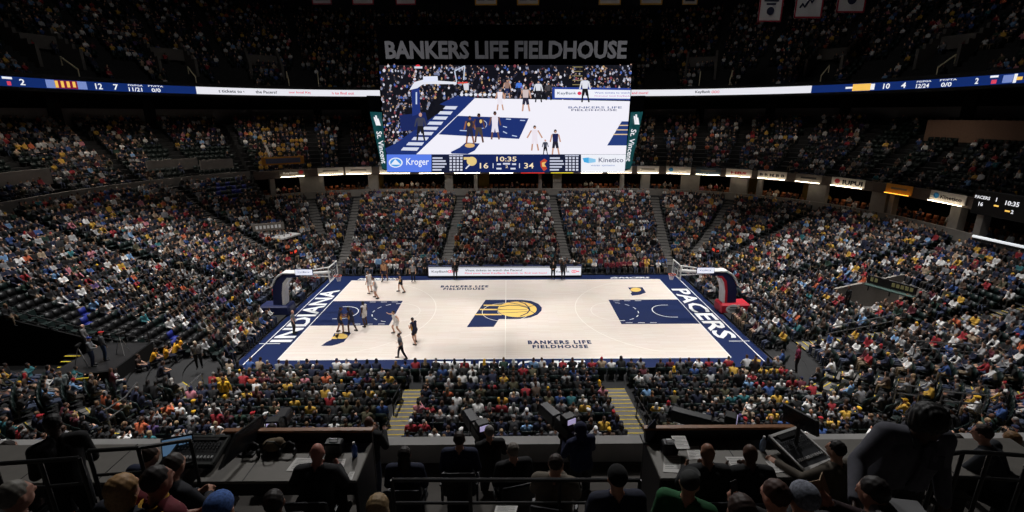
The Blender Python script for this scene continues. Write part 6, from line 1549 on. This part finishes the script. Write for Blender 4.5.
pd(Jl, ('lap', 'bob'), 119, 474, 5, 'blond woman in dark blue top at bottom left', SK1, (20, 24, 40), DKS, (166, 128, 82), 'bob', -20, seat='blond woman at bottom left')
o, J_ = pd(Jl, ('lap', 'short', 's'), 154, 465, 5, 'dark-haired man in wine red jersey with gold trim at bottom left', (150, 100, 82), (98, 22, 36), DKS, (30, 20, 18), 'short', -25, sleeves='none', seat='man in wine red jersey', topname='jersey', build=1.08)
m = MB(); 
for s in (-1, 1): m.tube([(s*.235, .1, .86), (s*.215, .04, 1.0), (s*.17, -.02, 1.05), (s*.2, -.09, .95), (s*.22, -.09, .84)], .012, 6)
m.tube([(.085*math.cos(2*math.pi*k/16), .02+.085*math.sin(2*math.pi*k/16), 1.045+.01*math.sin(2*math.pi*k/16)) for k in range(17)], .014, 6)
m.build('gold_trim', mat('gold_trim_cloth', (200, 150, 40), .8), o)
pd(Jc['lean'], ('lean', 'short'), 172, 453, 4, 'grey-haired man bending to the laptop at lower left', SK1, (28, 30, 38), DKS, (70, 64, 60), 'short', -15, seat='man bending to laptop')
pd(Jl, ('lap', 'beanie'), 217, 493, 5, 'person in blue knitted beanie at bottom edge, lower left', SK1, (26, 26, 30), DKS, (74, 106, 170), 'beanie', 0, seat='person in blue beanie', sc=1.0)
pd(Jl, ('lap', 'short'), 272, 489, 4, 'dark-haired person low at bottom edge right of blue beanie', (130, 90, 72), (20, 20, 22), DKS, (26, 18, 16), 'short', 10, seat='dark-haired person right of blue beanie')
pd(Jl, ('lap', 'bob'), 377, 494, 4, 'blond person in blue top at bottom edge left of middle', SK1, (50, 80, 120), DKS, (150, 124, 86), 'bob', 0, seat='blond person in blue top')
pd(Jc['lean'], ('lean', 'short'), 148, 446, 3, 'man in navy jacket bending over the rail at lower left', SK1, (24, 34, 62), DKS, (60, 44, 34), 'short', -25, seat='man in navy jacket bending over rail')
pd(Jl, ('lap', 'short'), 6, 440, 2, 'dark-haired person at left picture edge beyond the black rails', SK1, (40, 44, 50), DKS, (40, 28, 22), 'short', seat='person at left edge beyond rails')
pd(Jc['chin'], ('chin', 'bob'), 25, 450, 2, 'brown-haired person leaning on arm beyond the black rails', SK1, (70, 58, 60), DKS, (86, 62, 44), 'bob', seat='brown-haired person beyond rails')
pd(Jl, ('lap', 'short'), 958, 433, 2, 'dark-haired person in black coat right of the bending man', SK1, DKS, DKS, (36, 26, 22), 'short', -10, seat='person in black coat at right')
pd(Jc['lean'], ('lean', 'short'), 985, 424, 3, 'man with receding dark hair in grey coat at lower right', (196, 140, 118), (52, 56, 62), DKS, (50, 34, 26), 'short', 35, seat='man in grey coat at lower right')
pd(Jl, ('lap', 'bob'), 1014, 431, 2, 'fair-haired person in gold top at right picture edge', SK1, (206, 150, 36), DKS, (150, 112, 70), 'bob', seat='fair-haired person at right edge')
# standing ones
def stn(lean, turn, nod, la, ra, **kw): J = standing(lean, turn, nod=nod, **kw); arms(J, la, ra); return J
HOLD = (((-.28, .14, 1.14), (-.12, .42, 1.22), (.4, .9, .1)), ((.28, .14, 1.14), (.14, .42, 1.22), (-.4, .9, .1)))
Jo = stn(.06, .1, .1, *HOLD)
pd(Jo, ('op', 'short'), 271, 423, 0, 'camera operator with brown hair behind the left press desk', SK1, (34, 28, 30), DKS, (50, 34, 26), 'short', seat=None)
pd(Jo, ('op', 'bald'), 368, 416, 0, 'bald camera operator in black standing at right end of left desk', (130, 90, 76), (18, 18, 20), (44, 54, 76), DKS, 'bald', -10, seat=None, build=1.1)
pd(Jo, ('op', 'short'), 489, 425, 0, 'grey-haired camera operator in black jacket at the parapet', SK1, (22, 22, 24), DKS, (130, 126, 122), 'short', 15, seat=None, build=1.1)
pd(Jo, ('op', 'hood'), 580, 422, 0, 'camera operator in dark blue hooded jacket at the parapet', SK1, (24, 34, 70), (34, 36, 44), (22, 32, 66), 'hood', 20, seat=None, build=1.08)
Jk = stn(.22, -.4, .6, ((-.25, .24, 1.08), (-.18, .46, 1.0), (.2, .9, -.3)), ((.25, .24, 1.08), (.18, .46, 1.0), (-.2, .9, -.3)))
pd(Jk, ('leaner',), 50, 414, 3, 'dark silhouette of a person in black bending forward at lower left', (60, 44, 38), (14, 14, 18), (14, 14, 18), (14, 12, 12), 'short', 40, seat=None, build=1.0)
Ju = stn(.10, .1, .75, ((-.30, .0, 1.12), (-.30, .14, .86), (0, .2, -1)), ((.40, .18, 1.18), (.52, .46, 1.05), (.3, .9, -.3)))
ou, _ = pd(Ju, ('usher',), 933, 409, 4, 'tall black-haired man in dark grey shirt bending his head, largest figure, lower right', (70, 48, 38), (84, 84, 94), (14, 14, 16), (10, 9, 9), 'afro', 170, 1.14, seat=None, topname='shirt', build=1.22)
mc = mat('shirt_seam_cloth', (62, 62, 72), .85)
nk = Ju['neck']; m = MB(); m.tube([(nk[0]+.088*math.cos(R(a)), nk[1]-.01+.088*math.sin(R(a)), nk[2]+.0-.025*math.sin(R(a))) for a in range(-250, 71, 20)], .02, 8)
for sx in (-1, 1): m.prism([(sx*.015, .0), (sx*.09, .035), (sx*.075, -.05)][::sx], 0, .012, frame=((nk[0], nk[1]+.088, nk[2]-.03), (1, 0, 0), (0, -.3, .95), (0, .95, .3)))
m.build('collar', mc, ou)
ch, wa, pe = Ju['chest'], Ju['waist'], Ju['pel']
m = MB(); m.tube([(0, nk[1]+.09, nk[2]-.06), (0, ch[1]+.155, ch[2]), (0, wa[1]+.155, wa[2]), (0, pe[1]+.155, pe[2]+.04)], .014, 6); m.build('placket', mc, ou)
m = MB(); m.bbox((-.1, ch[1]+.142, ch[2]-.02), (.1, .012, .12), .004, M=Matrix.Rotation(R(6), 3, 'X')); m.build('chest_pocket', mc, ou)
# black rails of the terrace
def brail(pts, lab): 
    o = empty('terrace_rail', pts[0], lab, 'rail'); b0 = np.array(pts[0]); L = [np.array(p)-b0 for p in pts]
    m = MB(); m.tube([tuple(p) for p in L], .022, 8); m.build('top_bar', m_black, o); m = MB(); m.tube([tuple(p-np.array((0, 0, .3))) for p in L], .016, 8); m.build('middle_bar', m_black, o)
    for p, q in zip(L, pts):
        k = min(range(9), key=lambda k: abs(DR(k)[0]-q[1])); zf = DR(k)[1]; m = MB(); m.tube([tuple(p), (p[0], p[1], zf-b0[2])], .02, 8); m.build('post', m_black, o)
brail([atd(-6, 464, 4.7), atd(40, 461, 4.75), atd(79, 458, 4.8)], 'black rail at lower left in front of the dark silhouette')
brail([atd(88, 451, 5.0), atd(138, 448, 5.1), atd(190, 440, 5.6)], 'black rail at lower left before the laptop')
brail([atd(392, 480, 5.2), atd(470, 480, 5.2), atd(560, 480, 5.2), atd(640, 480, 5.2)], 'thin black rail across the middle foreground')
brail([atd(940, 455, 4.9), atd(963, 452, 4.9), atd(990, 453, 4.9), atd(1030, 456, 4.9)], 'black rail at lower right behind the bending man')
# things held in the hands
def held(o, lx, ly, lz): q = o.matrix_basis @ Vector((lx, ly, lz)); return tuple(q)
ob_ = [o for o in scene.objects if o.get('label', '').startswith('dark-haired man holding a booklet')][0]
o = empty('booklet', held(ob_, 0, .44, .95), 'tan open booklet held by the dark-haired man', 'booklet', rz=R(30)); m = MB()
for s in (-1, 1): m.box((s*.06, 0, 0), (.125, .008, .17), M=Matrix.Rotation(s*R(18), 3, 'Z') @ Matrix.Rotation(R(-25), 3, 'X'))
m.build('pages', mat('tan_paper', (150, 126, 98), .8), o)
ob_ = [o for o in scene.objects if o.get('label', '').startswith('reddish brown haired person')][0]
o = empty('mobile_phone', held(ob_, 0, .43, .97), 'black phone held up by reddish brown haired person', 'phone', rz=R(25)); m = MB(); m.bbox((0, 0, 0), (.075, .01, .15), .004, M=Matrix.Rotation(R(-15), 3, 'X')); ph = m.build('body', m_deskb, o); m = MB(); m.box((0, -.006, 0), (.065, .002, .13), M=Matrix.Rotation(R(-15), 3, 'X')); m.build('screen', mat('unlit_screen', (30, 32, 36), .25), ph)
q = atd(905, 510, 3.3); o = empty('lectern_case', (q[0], q[1], q[2]-.35), 'grey equipment case at bottom edge before the bending man', 'case', rz=R(-10)); m = MB(); m.bbox((0, 0, .17), (.34, .3, .32), .02); b = m.build('body', mat('grey_plastic_case', (120, 120, 122), .5, noise=.1), o)
for k in range(3): m = MB(); m.box((-.08+.08*k, -.153, .26), (.04, .01, .03)); m.build('latch', m_whitep, b)
# ------------------------------------------------------------------ light of the place
def spot(x, y, z, tx, ty, tz, power, ang, blend=1.0, size=1.0, col=(1, .98, .96)):
    l = bpy.data.lights.new('arena_lamp', 'SPOT'); l.energy = power; l.spot_size = R(ang); l.spot_blend = blend; l.shadow_soft_size = size; l.color = col
    o = bpy.data.objects.new('arena_lamp', l); COL.objects.link(o); o.location = (x, y, z)
    d = Vector((tx-x, ty-y, tz-z)); o.rotation_euler = d.to_track_quat('-Z', 'Y').to_euler(); return o
for sx in (-1, 1):
    for yy, k in ((-13, .74), (15, 1.04)):
        spot(sx*17, yy, 33, sx*10.5, yy*.12, 0, 19000*k, 50)
        spot(sx*9, yy*1.25, 33, sx*4.5, yy*.05, 0, 13800*k, 46)
    spot(sx*24, 0, 33, sx*26, 2, 2, 46000, 62)       # end stands
    spot(sx*12, 16, 34, sx*11, 21, 3, 24000, 62)     # far side
    spot(sx*10, -8, 34, sx*9, -17, 1, 34000, 50)     # near side
    spot(sx*15, -6, 34, sx*22, -15, 1, 30000, 48)     # near corners
    spot(sx*8, -2, 35, sx*6, -31, 10, 15000, 42)     # press terrace
    spot(sx*22, 6, 40, sx*44, 24, 14, 2100, 100, size=3)   # upper tiers
    spot(sx*10, 10, 40, sx*14, 44, 16, 1250, 90, size=3)
# fill lamps added under the upper deck to brighten the club seats
def under(px, z, power, r=28.0, col=(1, .9, .78)):
    x, y, nx, ny_, seg, t = ring_at(r, ring_px(r, z, px)); l = bpy.data.lights.new('fill_lamp', 'SPOT'); l.energy = power; l.spot_size = R(150); l.spot_blend = 1; l.shadow_soft_size = .5; l.color = col
    o = bpy.data.objects.new('fill_lamp', l); COL.objects.link(o); o.location = (x, y, z); o.rotation_euler = (0, 0, 0)
for px, p in ((15, 500), (70, 500), (130, 500), (190, 450), (250, 420), (310, 300), (660, 300), (720, 300), (790, 260), (870, 200), (940, 160)): under(px, 16.5, p)
for px, p in ((290, 40), (340, 40), (410, 40), (520, 40), (600, 40), (665, 40), (720, 40), (780, 40), (850, 40), (925, 40)): under(px, 6.8, p, 26.2, (1, .75, .5))  # dim warm fill added inside the boxes behind the rim
wd = bpy.data.worlds.new('world'); scene.world = wd; wd.use_nodes = True; wd.node_tree.nodes['Background'].inputs[0].default_value = (.6, .65, .8, 1); wd.node_tree.nodes['Background'].inputs[1].default_value = .004
scene.view_settings.view_transform = 'Standard'; scene.view_settings.look = 'None'; scene.view_settings.gamma = 1; scene.view_settings.use_curve_mapping = False; scene.view_settings.exposure = 0

print('PERSONS', len([o for o in scene.objects if o.name.startswith('person')]), 'SEATS', len([o for o in scene.objects if o.name.startswith('arena_seat')]))
